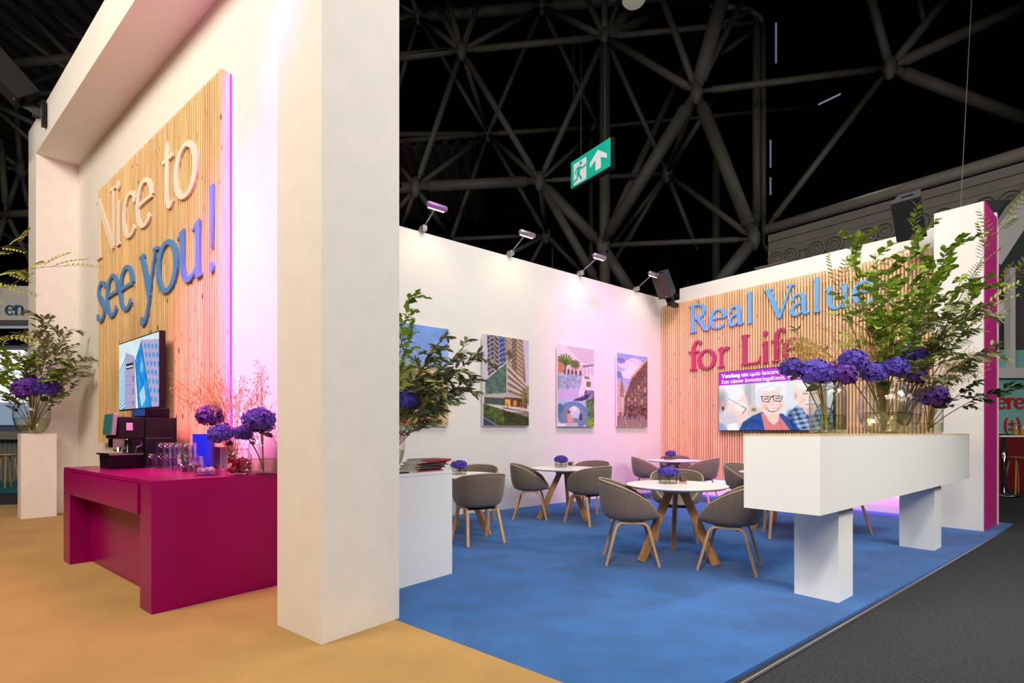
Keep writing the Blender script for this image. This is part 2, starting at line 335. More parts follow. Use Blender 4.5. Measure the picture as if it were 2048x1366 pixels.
# space frame: nodes placed in the hall, tubes between them
NODE = {}
def nd(k, u, v, Y): NODE[k] = at(u, v, Y)
for k, u, v, Y in (('A', 837, 34, 24), ('B', 923, 101, 20), ('C', 1084, 14, 24), ('D', 1210, 74, 20), ('E', 976, 268, 24), ('F', 1079, 362, 20),
                   ('G', 1393, 184, 17), ('H', 1334, 347, 21), ('I', 832, 374, 20), ('K', 1203, 491, 20), ('J', 1093, 470, 24), ('M', 1508, 478, 17), ('N', 1780, 135, 17),
                   ('q', 42, 339, 21), ('r1', 560, 392, 20), ('r2', 600, 128, 20), ('r3', 450, 270, 24), ('r4', 320, 120, 20), ('r5', 300, 410, 20)): nd(k, u, v, Y)
TUBES = [ # (node or (u,v,Y), node or (u,v,Y), width px)
 ((760,120,20),'B',13), ('B','D',13), ('D',(1520,44,20),11), ((740,52,24),'A',20), ('A','C',20), ('C',(1560,-30,24),20),
 ('B',(860,-15,24),12), ('B',(889,-25,22),12), ('B',(968,-25,24),12), ('A','B',10), ('A',(740,75,26),10), ('A',(790,200,24),9), ('A','E',9), ('A',(815,-30,24),9), ('A',(790,2,24),9),
 ('B','I',12), ('B','F',13), ('B','E',9), ('B','C',9), ('C','E',9), ('C','D',11), ('C',(1192,245,26),9),
 ('D','F',12), ('D','H',10), ('D','G',14), ('D',(1160,-30,22),11), ('D',(1209,-30,20),13), ('D',(1250,-30,22),9), ('D',(1330,20,26),14),
 ('D',(1209,760,20),22), ((1182,262,26),(1182,700,26),9), ((1192,245,26),(1182,262,26),9),
 ((740,288,24),'E',10), ('E',(1185,255,26),9), ((1185,255,26),(1620,214,26),7), ('E','I',10), ('E','F',10), ('E',(895,500,24),9), ('E','J',9),
 ((740,380,20),'I',21), ('I','F',21), ('F','H',9), ('F',(1196,255,24),8), ('F','K',22), ('F',(1200,575,20),18), ('F','J',9), ('D',(1300,-20,28),18), ('K',(1415,30,26),13),
 ('G',(1450,-25,17),30), ('G','K',26), ('G','M',25), ('G',(1319,-20,18),13), ('G','N',13), ('G','H',11), ('H',(1408,228,17.6),9), ('G',(1500,-30,19),13),
 ('H',(1395,500,22),9), ('H','M',11), ('H',(1245,500,22),9), ('H',(1215,505,24),8), ('K',(1275,602,20),22), ('K','M',11), ((1440,180,26),(1180,600,26),8),
 ('J',(870,480,24),8), ('J',(1000,518,24),9), ('J',(1060,530,24),8), ('J',(1160,540,24),9), ('I',(905,485,24),9), ((1105,480,25),(1105,560,25),4),
 ('M',(1428,580,17),26), ((1432,300,26),(1432,600,26),16), ((1100,612,24),(1430,585,24),12), ((1376,700,21),(1376,560,21),3),
 ('N',(1735,-30,17),16), ('N',(1910,-25,17),17), ('N',(2120,-22,17),22), ('N',(2120,265,17),22), ('N',(1530,460,18),13), ((1836,-15,22),(1852,62,22),9),
 ((1513,30,19),(1513,470,19),16), ((1420,12,19),(1500,18,19),10), ((1500,18,19),(1527,44,19),10), ((1527,44,19),(1527,490,19),10), ((1527,490,19),(1540,505,19),10),
 ('I',(790,320,22),9), ('I',(780,440,22),9), ('I',(800,470,23),8), ((1146,28,26),(1149,228,26),5), ((1415,60,24),(1510,20,24),10), ((1440,110,24),(1510,60,24),10),
 # behind the bar portal
 ('r1','I',21), ('r2','B',13), ('r2','A',10), ('r1','r2',12), ('r1','r3',10), ('r3','E',10), ('r2','r3',9), ('r4','r2',13), ('r4','r3',10), ('r5','r1',20), ('r5','r4',12), ('r5','r3',9), ('r4',(190,112,19),14), ('r5',(110,424,19),15), ('r3','A',9), ('r4','q',9),
 # above the left post
 ((20,-12,19),(175,150,19),10), ((-40,10,19),(150,150,19),10), ((60,-12,21),(190,98,21),9), ((-40,18,23),(190,84,23),9), ((-40,134,19),(190,112,19),18),
 ((40,175,21),(160,128,21),12), ((40,190,21),(140,184,21),10), ((-40,196,19),(90,258,19),10), ((-30,200,19),(80,298,19),9), ((30,200,21),'q',10),
 ('q',(-30,280,21),9), ('q',(110,345,21),8), ('q',(12,425,21),9), ('q',(56,415,21),8), ((2,280,19),(12,425,19),11), ((-40,432,19),(110,424,19),15), ((-40,445,21),(110,520,21),9), ((-40,330,22),'q',7), ((12,425,19),(-30,560,19),10), ((12,425,19),(70,545,20),9),
]
frame_o = thing('roof_space_frame', 'grey tubular steel space frame under the dark hall roof', None, (0, 20, 0), kind='structure')
rm = frame_o.location
for a, b, wpx in TUBES:
    A = NODE[a] if isinstance(a, str) else at(*a); B = NODE[b] if isinstance(b, str) else at(*b)
    r = wpx/2/F*((A.y+B.y)/2)
    c = (A+B)/2; d = B-A; r = max(r, .03)
    n1 = A+d*min(.12, .5/d.length); n2 = B-d*min(.12, .5/d.length)
    mb = MB().tube([A-c, n1-c, n1-c+d*.0001, n2-c-d*.0001, n2-c, B-c], [r*.55, r*.72, r, r, r*.72, r*.55], 10)
    obj('tube', mb, M['steel'], frame_o, c-rm, smooth=True)
for k, P in NODE.items():
    obj('node_joint', MB().lathe([(0, -.4), (.1, -.36), (.2, -.12), (.2, .12), (.1, .36), (0, .4)], 10), M['steel'], frame_o, P-rm, smooth=True)

# ventilation duct with round outlets, parallel to the slatted wall
YD = 7.0
x0, zt0 = F2.hit(1536, 474, YD); x1, zt1 = F2.hit(2048, 318, YD); _, zb = F2.hit(1900, 437, YD)
zt = (zt0+zt1)/2; zb = zt-1.75
duct = inframe('ventilation_duct', F2, 'long grey ribbed ventilation duct with round air outlets', 'duct', x0, YD)
L_ = x1-x0+.8
body = MB()
nrib = 7
for i in range(nrib):
    a = zb+(zt-zb)*i/nrib; b = zb+(zt-zb)*(i+1)/nrib
    body.box(0, L_, .0 if i % 2 == 0 else .03, .9, a+.012, b-.012)
body.box(0, L_, .06, .9, zb, zt)
obj('body', body, M['duct'], duct)
obj('top_pipe', MB().tube([(-.1, .1, zt+.22), (L_, .1, zt+.22)], .16, 10), M['duct'], duct, smooth=True)
for u, v in ((1553,494),(1582,485),(1634,470),(1669,460),(1735,439),(1770,430),(1844,410),(1886,398),(1970,374),(2021,359)):
    x, z = F2.hit(u, v, YD); x -= x0; z = (zt+zb)/2+.05
    n = link('air_outlet', None, duct, (x, 0, z))
    n = obj('air_outlet', MB().lathe([(.25, 0), (.25, .06), (.21, .07), (.20, .0), (.17, -.03), (.15, .05), (.11, .055), (.10, -.02), (.05, .03), (0, .03)], 20), M['duct'], duct, (x, -.005, z), (math.pi/2, 0, 0), smooth=False)
for o in [o for o in duct.children if o.data is None]: bpy.data.objects.remove(o)
# exit sign hung from the frame
es = thing('exit_sign', 'green illuminated emergency exit sign with running figure and up arrow', 'sign', (0, 0, 0))
Ya, Yb = 9.86, 9.0
a = at(1143, 378, Ya); b = at(1223, 331, Yb)
dirv = Vector((b.x-a.x, b.y-a.y, 0)); W = dirv.length; ang = math.atan2(dirv.y, dirv.x)
zt_ = at(1143, 324, Ya).z; zt2 = at(1223, 272.5, Yb).z; zb_ = (a.z+b.z)/2; H = (zt_+zt2)/2-zb_
es.location = (a.x, a.y, zb_); es.rotation_euler = (0, 0, ang)
green = emit('exit_green', (0, 150, 125), .55); pic = emit('exit_white', (190, 185, 190), .55)
obj('case', MB().box(0, W, .005, .09, -.04, H), M['black'], es)
obj('green_face', MB().box(0, W-.03, -.012, .005, 0, H-.015), green, es, label='green lit face')
pc = MB()
def pp(pts, y=-.02): pc.prism([(x*W, z*H) for x, z in pts], y, -.011)
pp([(.08,.04),(.40,.04),(.40,.82),(.08,.82)])
pp([(.64,.12),(.76,.12),(.76,.50),(.90,.34),(.90,.50),(.70,.80),(.50,.50),(.50,.34),(.64,.50)])
obj('white_pictogram', pc, pic, es, label='white arrow and door symbol')
rn = MB()
def rs(pts, wd): rn.bar([(x*W, -.024, z*H) for x, z in pts], wd, .006, (0, 0, 1) if abs(pts[0][0]-pts[-1][0]) > abs(pts[0][1]-pts[-1][1]) else (1, 0, 0))
rs([(.24,.60),(.20,.34)], .10*H*1.6); rs([(.20,.36),(.17,.18)], .07*H); rs([(.17,.2),(.04,.14)], .07*H); rs([(.21,.38),(.30,.12)], .075*H); rs([(.25,.6),(.31,.5)], .06*H); rs([(.31,.5),(.41,.55)], .06*H); rs([(.24,.6),(.16,.58)], .06*H); rs([(.16,.58),(.12,.42)], .055*H)
rn.prism([(W*.275+.07*H*math.cos(t*.7), H*.71+.07*H*math.sin(t*.7)) for t in range(9)], -.027, -.021)
obj('running_figure', rn, green, es, label='green running figure')
for q in (.2, .8): obj('hanger', MB().tube([(W*q, .05, H), (W*q, .05, H+5)], .006, 6), M['black'], es)
# suspended cables, strip lamp
wr = MB(); P = at(1944, -20, 9); Q = at(1922, 400, 9); wr.tube([P, Q+(Q-P)*.3], .006, 5)
obj('suspension_cable', wr, M['alu'], label='thin suspension cable hanging down at the upper right', cat='cable')
for u, v0, v1, Y in ((1552, 46, 126, 26), (1541, 280, 335, 26), (1541, 355, 390, 26)):
    P, Q = at(u, v0, Y), at(u, v1, Y)
    obj('roof_gap', MB().bar([P, Q], .07, .05), emit('daylight_gap', (120, 140, 165), .5), kind='structure', label='sliver of daylight between dark roof panels')
P, Q = at(1637, 209, 26), at(1681, 188, 26); obj('roof_gap', MB().bar([P, Q], .07, .05), emit('daylight_gap', (150, 165, 190), .5), kind='structure', label='slanting sliver of daylight in the dark roof')
lp = MB(); P = at(1268, 6, 18); lp.lathe([(0, 0), (.34, .02), (.4, .1), (.2, .3), (0, .32)], 16, P)
obj('high_bay_lamp', lp, emit('high_bay_glow', (150, 145, 130), .6), smooth=True, label='round grey high bay lamp at the top edge of the hall', cat='lamp')
rs_ = thing('fire_sign', 'small red fire hose sign behind the slatted wall', 'sign', at(1541, 545, 15), F2.a)
obj('plate', MB().box(-.42, .42, 0, .05, -.1, .22), mat('red_sign', (120, 28, 30), .5), rs_)
obj('rim', MB().box(-.45, .45, -.006, .02, .2, .235), M['alu'], rs_)
obj('post', MB().tube([(0, .08, -rs_.location.z), (0, .08, .1)], .04, 8), M['steel'], rs_)
# ================================================================== slatted panels
PY0 = YW-.10
xr, _ = FL.hit(441, 300, PY0); xl, _ = FL.hit(195, 600, PY0); _, zt_a = FL.hit(441, 137, PY0); _, zt_b = FL.hit(195, 383, PY0); _, zb_a = FL.hit(197, 885, PY0)
PZT = (zt_a+zt_b)/2; PZB = zb_a
sp = inframe('slat_panel', FL, 'pine slat panel behind the bar with a magenta lit edge', 'wall panel', xl, PY0)
PW = xr-xl
N_ = int(PW/.055); pitch = (PW-.02)/N_
sm = MB().box(-.012, .012, 0, .03, PZB, PZT).mesh('slat', M['slat'])
for i in range(N_): link('slat', sm, sp, (pitch*(i+.5), 0, 0))
obj('backing_board', MB().box(0, PW-.02, .032, .05, PZB, PZT), M['slat'], sp)
obj('side_board', MB().box(PW-.02, PW, 0, .085, PZB, PZT+.005), M['slat'], sp)
for z in (PZB+.1, PZT-.2): obj('batten', MB().box(.05, PW-.1, .051, .095, z, z+.1), M['slat'], sp)
obj('led_strip', MB().box(PW-.012, PW+.004, .09, .099, PZB, PZT), M['led_magenta'], sp, label='glowing magenta light strip')

RY = -.10
rx1 = PL_-.01; _, rzt = F2.hit(1600, 551, RY); rx0 = .015
_, rzb = F2.hit(1800, 1000, RY); _, rt2 = F2.hit(1335, 611, RY); rzt = (rzt+rt2)/2
rzb = .33
rp = inframe('slat_panel', F2, 'slatted larch panel with the lettering Real Value for Life', 'wall panel', 0, RY)
sm2 = MB().box(-.0135, .0135, 0, .045, rzb, rzt).mesh('slat', M['slat2'])
N2 = int((rx1-rx0)/.05)
for i in range(N2): link('slat', sm2, rp, (rx0+.05*(i+.5), 0, 0))
for z in (rzb+.15, 1.4, 2.6, rzt-.15): obj('batten', MB().box(rx0, rx1, .045, .075, z-.04, z+.04), M['slat2'], rp)
obj('led_strip', MB().box(.2, rx1, .07, .085, rzb-.01, rzb+.01), M['led_magenta'], rp, label='magenta light strip along the bottom')
# light the strips give off (the lamps behind the panels)
def led_area(name, fr, x, y, z, tx, ty, tz, sx, sy, e, col):
    o = area(name, fr.w(x, y, z), fr.w(tx, ty, tz), sx, sy, e, col); return o
led_area('led_bottom_light', F2, 2.6, -.03, rzb-.02, 2.6, .06, 0, 5, .05, 22, (1, .15, .9))
l = bpy.data.lights.new('led_edge_light', 'AREA'); l.shape = 'RECTANGLE'; l.size = .06; l.size_y = PZT-PZB; l.energy = 3; l.color = (1, .02, .9)
o = bpy.data.objects.new('led_edge_light', l); COL.objects.link(o); o.location = FL.w(xr+.03, YW-.02, (PZT+PZB)/2); o.rotation_euler = (math.pi/2, 0, FL.a+math.radians(125)); 

# ================================================================== lettering (a small serif alphabet drawn as strokes)
T_, t_ = .20, .085
def st(x, y0, y1, w=T_): return [(x, y0, w), (x, (y0+y1)/2, w*.9), (x, y1, w)]
def sf(x, y, h=.17, s=1): return [(x-h, y+.03*s, .06), (x, y+.04*s, .08), (x+h, y+.03*s, .06)]
def fg(x, y): return [(x+.08, y-.03, .10), (x-.06, y-.07, .09), (x-.19, y-.13, .05)]
def arc(cx, cy, rx, ry, a0, a1, n=14, wt=T_, wn=t_):
    o = []
    for i in range(n+1):
        a = math.radians(a0+(a1-a0)*i/n); o.append((cx+rx*math.cos(a), cy+ry*math.sin(a), wn+(wt-wn)*abs(math.cos(a))**1.4))
    return o
def dot(x, y, r=.13): return [(x-r, y, .02), (x-r*.7, y, r*1.42), (x, y, r*2), (x+r*.7, y, r*1.42), (x+r, y, .02)]
GL = {
 'N': (1.3, [st(.17,0,1.42,.09), [(.12,1.42,.2),(.62,.72,.21),(1.12,.02,.16)], st(1.12,0.02,1.42,.09), sf(.17,0), sf(1.12,1.36), [(-.05,1.42,.06),(.2,1.42,.08)]]),
 'i': (.5, [st(.25,0,.98), sf(.25,0), fg(.25,1.0), dot(.25,1.36)]),
 'c': (.88, [arc(.5,.49,.40,.46,40,315,18), dot(.78,.76,.10)]),
 'e': (.92, [arc(.48,.49,.40,.46,5,318,20), [(.1,.5,.075),(.5,.53,.075),(.9,.53,.075)]]),
 't': (.6, [[(.27,1.32,.05),(.27,1.0,.19),(.27,.5,.19),(.28,.2,.19),(.40,.06,.13),(.58,.12,.05)], [(.02,.97,.08),(.3,.97,.09),(.58,.98,.08)]]),
 'o': (1.0, [arc(.5,.49,.41,.46,0,360,28)]),
 's': (.76, [[(.66,.80,.07),(.52,.92,.09),(.33,.93,.12),(.17,.80,.16),(.22,.62,.19),(.45,.48,.21),(.62,.32,.18),(.60,.14,.13),(.42,.05,.10),(.22,.07,.09),(.1,.2,.07)], [(.66,.78,.05),(.68,.92,.05)], [(.09,.22,.05),(.08,.06,.05)]]),
 'y': (.98, [[(.12,.98,.2),(.34,.5,.2),(.52,.05,.18)], [(.86,.98,.09),(.66,.5,.09),(.46,-.1,.10),(.33,-.34,.12),(.18,-.42,.15)], dot(.14,-.38,.10), sf(.13,.92,.15), sf(.86,.92,.13)]),
 'u': (1.06, [[(.2,.98,.2),(.2,.55,.19),(.21,.28,.18),(.34,.09,.13),(.52,.06,.10),(.70,.15,.08),(.80,.28,.06)], st(.82,.02,.98), fg(.2,1.0), fg(.82,1.0), [(.80,.05,.10),(.98,.04,.05)]]),
 '!': (.4, [[(.2,1.45,.2),(.2,1.1,.17),(.2,.4,.06)], dot(.2,.08,.12)]),
 'R': (1.2, [st(.2,0,1.42), sf(.2,0,.2), [(-.02,1.40,.06),(.2,1.38,.07),(.5,1.40,.09),(.78,1.28,.15),(.83,1.05,.2),(.74,.82,.15),(.5,.70,.09),(.25,.70,.07)], [(.48,.70,.15),(.72,.40,.2),(.92,.10,.19),(1.14,.05,.07)]]),
 'a': (.92, [[(.14,.76,.12),(.26,.90,.1),(.45,.94,.1),(.60,.84,.17),(.64,.6,.19),(.64,.25,.18),(.70,.07,.14),(.9,.08,.05)], [(.62,.56,.07),(.40,.53,.08),(.2,.42,.13),(.12,.25,.18),(.2,.09,.14),(.38,.05,.09),(.60,.2,.07)], dot(.17,.74,.08)]),
 'l': (.5, [st(.25,0,1.48), sf(.25,0), fg(.25,1.5)]),
 'V': (1.34, [[(.16,1.40,.2),(.4,.75,.2),(.68,.03,.15)], [(1.16,1.40,.09),(.92,.75,.09),(.68,.03,.08)], sf(.16,1.36,.2), sf(1.16,1.36,.18)]),
 'f': (.64, [[(.26,0,.2),(.26,.6,.19),(.26,1.1,.19),(.34,1.36,.14),(.5,1.46,.10),(.64,1.40,.1)], sf(.26,0,.2), [(.0,.95,.08),(.26,.95,.08),(.56,.95,.08)], dot(.63,1.36,.08)]),
 'r': (.74, [st(.22,0,.98), sf(.22,0,.2), fg(.22,1.0), [(.26,.66,.07),(.40,.86,.10),(.56,.93,.14),(.70,.88,.14)]]),
 'L': (1.06, [st(.24,0,1.42), sf(.24,1.36,.2), [(.04,.04,.06),(.4,.04,.08),(.8,.05,.08),(.98,.12,.10)], [(.98,.05,.06),(1.0,.34,.05)]]),
 'n': (1.08, [st(.2,0,.98), sf(.2,0), fg(.2,1.0), [(.24,.66,.06),(.42,.88,.1),(.62,.93,.13),(.80,.78,.18),(.83,.5,.19),(.83,0,.2)], sf(.83,0)]),
 'm': (1.62, [st(.2,0,.98), sf(.2,0), fg(.2,1.0), [(.24,.66,.06),(.42,.88,.1),(.6,.92,.13),(.76,.78,.18),(.79,.5,.19),(.79,0,.2)], sf(.79,0), [(.82,.66,.06),(1.0,.88,.1),(1.18,.92,.13),(1.34,.78,.18),(1.37,.5,.19),(1.37,0,.2)], sf(1.37,0)]),
 'd': (1.04, [arc(.44,.49,.36,.45,0,360,22), st(.80,0.03,1.48), fg(.80,1.5), [(.80,.05,.1),(.98,.04,.05)]]),
 'g': (.92, [arc(.42,.62,.30,.33,0,360,20), [(.22,.34,.08),(.16,.2,.10),(.3,.08,.14),(.6,.04,.16),(.82,-.1,.15),(.74,-.32,.11),(.45,-.42,.1),(.16,-.34,.11),(.1,-.16,.1),(.28,-.0,.07)], [(.62,.86,.07),(.88,.94,.1)]]),
 'v': (.98, [[(.12,.98,.2),(.32,.5,.2),(.52,.03,.16)], [(.86,.98,.09),(.70,.5,.09),(.52,.03,.08)], sf(.13,.92,.15), sf(.86,.92,.13)]),
 'w': (1.5, [[(.12,.98,.19),(.28,.5,.19),(.44,.03,.15)], [(.74,.98,.08),(.60,.5,.08),(.44,.03,.08)], [(.70,.98,.19),(.88,.5,.19),(1.04,.03,.15)], [(1.36,.98,.08),(1.2,.5,.08),(1.04,.03,.08)], sf(.13,.92,.15), sf(1.36,.92,.13)]),
 'k': (1.04, [st(.2,0,1.48), sf(.2,0), fg(.2,1.5), [(.28,.42,.07),(.55,.68,.08),(.82,.94,.08)], [(.42,.56,.15),(.65,.3,.19),(.9,.04,.16)]]),
 'E': (1.08, [st(.24,0,1.42), [(.04,1.38,.07),(.5,1.38,.08),(.9,1.36,.09)], [(.3,.74,.07),(.7,.74,.08)], [(.04,.04,.07),(.5,.04,.08),(.96,.06,.09)], [(.92,1.40,.06),(.94,1.15,.05)], [(.97,.03,.06),(1.0,.3,.05)]]),
 'W': (1.9, [[(.14,1.40,.19),(.34,.75,.19),(.56,.03,.15)], [(.95,1.40,.09),(.78,.75,.09),(.56,.03,.08)], [(.92,1.40,.19),(1.14,.75,.19),(1.34,.03,.15)], [(1.74,1.40,.09),(1.56,.75,.09),(1.34,.03,.08)], sf(.15,1.36,.18), sf(1.74,1.36,.16)]),
 '1': (.6, [st(.3,0,.98), sf(.3,0,.2), fg(.3,1.0)]),
 '4': (.9, [st(.6,-.36,.92,.18), [(.56,.92,.1),(.3,.45,.09),(.06,.06,.08)], [(.05,.04,.09),(.5,.04,.1),(.88,.04,.09)]]),
 '0': (1.0, [arc(.5,.49,.41,.46,0,360,24,.13,.12)]), '.': (.36, [dot(.18,.1,.13)]),
 '(': (.5, [[(.42,1.4,.06),(.22,1.0,.15),(.18,.5,.19),(.22,0,.15),(.42,-.4,.06)]]), ')': (.5, [[(.08,1.4,.06),(.28,1.0,.15),(.32,.5,.19),(.28,0,.15),(.08,-.4,.06)]]),
 '+': (.9, [[(.05,.7,.14),(.85,.7,.14)], st(.45,.35,1.05,.14), [(.05,.08,.14),(.85,.08,.14)]]),
}
def smooth_pts(p, n=5):
    if len(p) < 3: return p
    out = []
    for i in range(len(p)-1):
        a, b, c, d = p[max(i-1, 0)], p[i], p[i+1], p[min(i+2, len(p)-1)]
        for k in range(n):
            s = k/n
            out.append(tuple(.5*((2*b[j])+(-a[j]+c[j])*s+(2*a[j]-5*b[j]+4*c[j]-d[j])*s*s+(-a[j]+3*b[j]-3*c[j]+d[j])*s**3) for j in range(3)))
    out.append(p[-1]); return out
def glyph(mb, ch, x, z, sx, sz, y0, y1, boost=1.0):
    """adds letter ch with its left edge at x, baseline z; sx, sz metres per x-height"""
    for k, stc in enumerate(GL[ch][1]):
        closed = len(stc) > 18 and abs(stc[0][0]-stc[-1][0]) < 1e-6 and abs(stc[0][1]-stc[-1][1]) < 1e-6
        p = stc if len(stc) > 12 else smooth_pts(stc, 4); L2, R2 = [], []
        n = len(p)
        for i, (a, b, w_) in enumerate(p):
            q0 = p[i-1] if i > 0 else (p[-2] if closed else p[0]); q1 = p[i+1] if i < n-1 else (p[1] if closed else p[-1])
            dx, dz = (q1[0]-q0[0])*sx, (q1[1]-q0[1])*sz; l_ = math.hypot(dx, dz) or 1
            nx, nz = -dz/l_, dx/l_; h = w_*boost/2*(sx+sz)/2
            L2.append((x+a*sx+nx*h, z+b*sz+nz*h)); R2.append((x+a*sx-nx*h, z+b*sz-nz*h))
        yy = y0-k*.0004
        vs_ = []
        for i in range(n): vs_ += [(L2[i][0], yy, L2[i][1]), (R2[i][0], yy, R2[i][1]), (R2[i][0], y1, R2[i][1]), (L2[i][0], y1, L2[i][1])]
        fs_ = []
        for i in range(n-1):
            for q in range(4): fs_.append((i*4+q, i*4+(q+1) % 4, i*4+4+(q+1) % 4, i*4+4+q))
        fs_ += [(0, 1, 2, 3), ((n-1)*4+3, (n-1)*4+2, (n-1)*4+1, (n-1)*4)]
        mb.add(vs_, fs_)
    return x+GL[ch][0]*sx
def text_mesh(mb, s, x, z, size, y0, y1, boost=1.0, track=0):
    for ch in s:
        if ch == ' ': x += .5*size; continue
        x = glyph(mb, ch, x, z, size, size, y0, y1, boost)+track*size
    return x
def sign_line(fr, plane, items, zbase, xh, m, label, thick, boost=1.0):
    """items: (char, u_left, u_right, v) measured on the photograph; letters sit on the plane at their real size"""
    t = inframe('wall_lettering', fr, label, 'lettering', fr.hit(items[0][1], items[0][3], plane)[0], plane)
    x00 = fr.loc(t.location).x
    for ch, u0, u1, v in items:
        a, _ = fr.hit(u0, v, plane); b, _ = fr.hit(u1, v, plane)
        mb = MB(); sx = (b-a)/(GL[ch][0])*1.04
        glyph(mb, ch, 0, 0, sx, xh, -thick, 0, boost)
        obj('letter', mb, m, t, (a-x00-.02*(b-a), 0, zbase))
def z180(x): return 180+x*.29297
def v180(y): return 260+y*.2928
PS = PY0-.002
def base_of(items):
    return items
_, zA = FL.hit(z180(270), v180(748), PS); _, zB = FL.hit(z180(635), v180(475), PS); zl1 = (zA+zB)/2
_, zTa = FL.hit(z180(690), v180(68), PS); xh1 = (zTa-zl1)*1.02
it1 = [(c, z180(a), z180(b), v180(y)) for c, a, b, y in (('N',58,182,800),('i',184,220,700),('c',230,322,600),('e',325,434,550),('t',503,578,400),('o',585,742,300))]
sign_line(FL, PS, it1, zl1, xh1, M['sign_white'], 'large cream raised letters Nice to on the pine panel', .02, .92)
_, zA = FL.hit(z180(155), v180(1287), PS); _, zB = FL.hit(z180(525), v180(1110), PS); _, zC = FL.hit(z180(680), v180(1040), PS); zl2 = (zA+zB+zC)/3
it2 = [(c, z180(a), z180(b), v180(y)) for c, a, b, y in (('s',56,114,1200),('e',120,200,1150),('e',210,302,1100),('y',354,472,1000),('o',466,608,950),('u',612,786,850),('!',818,866,700))]
sign_line(FL, PS, it2, zl2, xh1, M['sign_blue'], 'large blue raised letters see you! below Nice to', .022, .92)
def zx(x): return 1370+x*.19043
def vy(y): return 520+y*.19048
RS = RY-.002
_, za = F2.hit(zx(340), vy(730), RS); _, zb2 = F2.hit(zx(1180), vy(580), RS); zr1 = (za+zb2)/2
_, zt3 = F2.hit(zx(360), vy(520), RS); xhR = (zt3-za)*1.02
it3 = [(c, zx(a), zx(b), vy(y)) for c, a, b, y in (('R',60,268,600),('e',266,434,620),('a',456,624,580),('l',646,728,500),('V',848,1158,450),('a',1104,1318,460),('l',1342,1440,360),('u',1480,1740,360),('e',1770,2010,330))]
sign_line(F2, RS, it3, zr1, xhR, M['sign_lightblue'], 'light blue raised letters Real Value on the slatted wall', .035, 1.05)
_, za = F2.hit(zx(235), vy(1148), RS); _, zb2 = F2.hit(zx(640), vy(1098), RS); zr2 = (za+zb2)/2
it4 = [(c, zx(a), zx(b), vy(y)) for c, a, b, y in (('f',48,168,1050),('o',146,328,1060),('r',352,474,1030),('L',592,804,950),('i',808,894,950),('f',912,1048,900),('e',1036,1240,920))]
sign_line(F2, RS, it4, zr2, xhR, M['sign_red'], 'raspberry raised letters for Life under Real Value', .035, 1.05)

# added magenta bar, hidden behind the pillar, to tint slats and wall
lb_ = inframe('fill_bar', FL, 'added magenta light bar hidden on the inner side of the near pillar', 'light bar', -.521, .30, .9)
obj('case', MB().box(-.03, 0, -.03, .03, 0, 3.6), M['alu'], lb_); obj('lens', MB().box(-.034, -.0301, -.024, .024, .02, 3.58), M['led_magenta'], lb_)
area('fill_bar_light', FL.w(-.57, .28, 2.7), FL.w(-3.2, .30, 2.4), .06, 3.5, 60, (1, .02, .55))
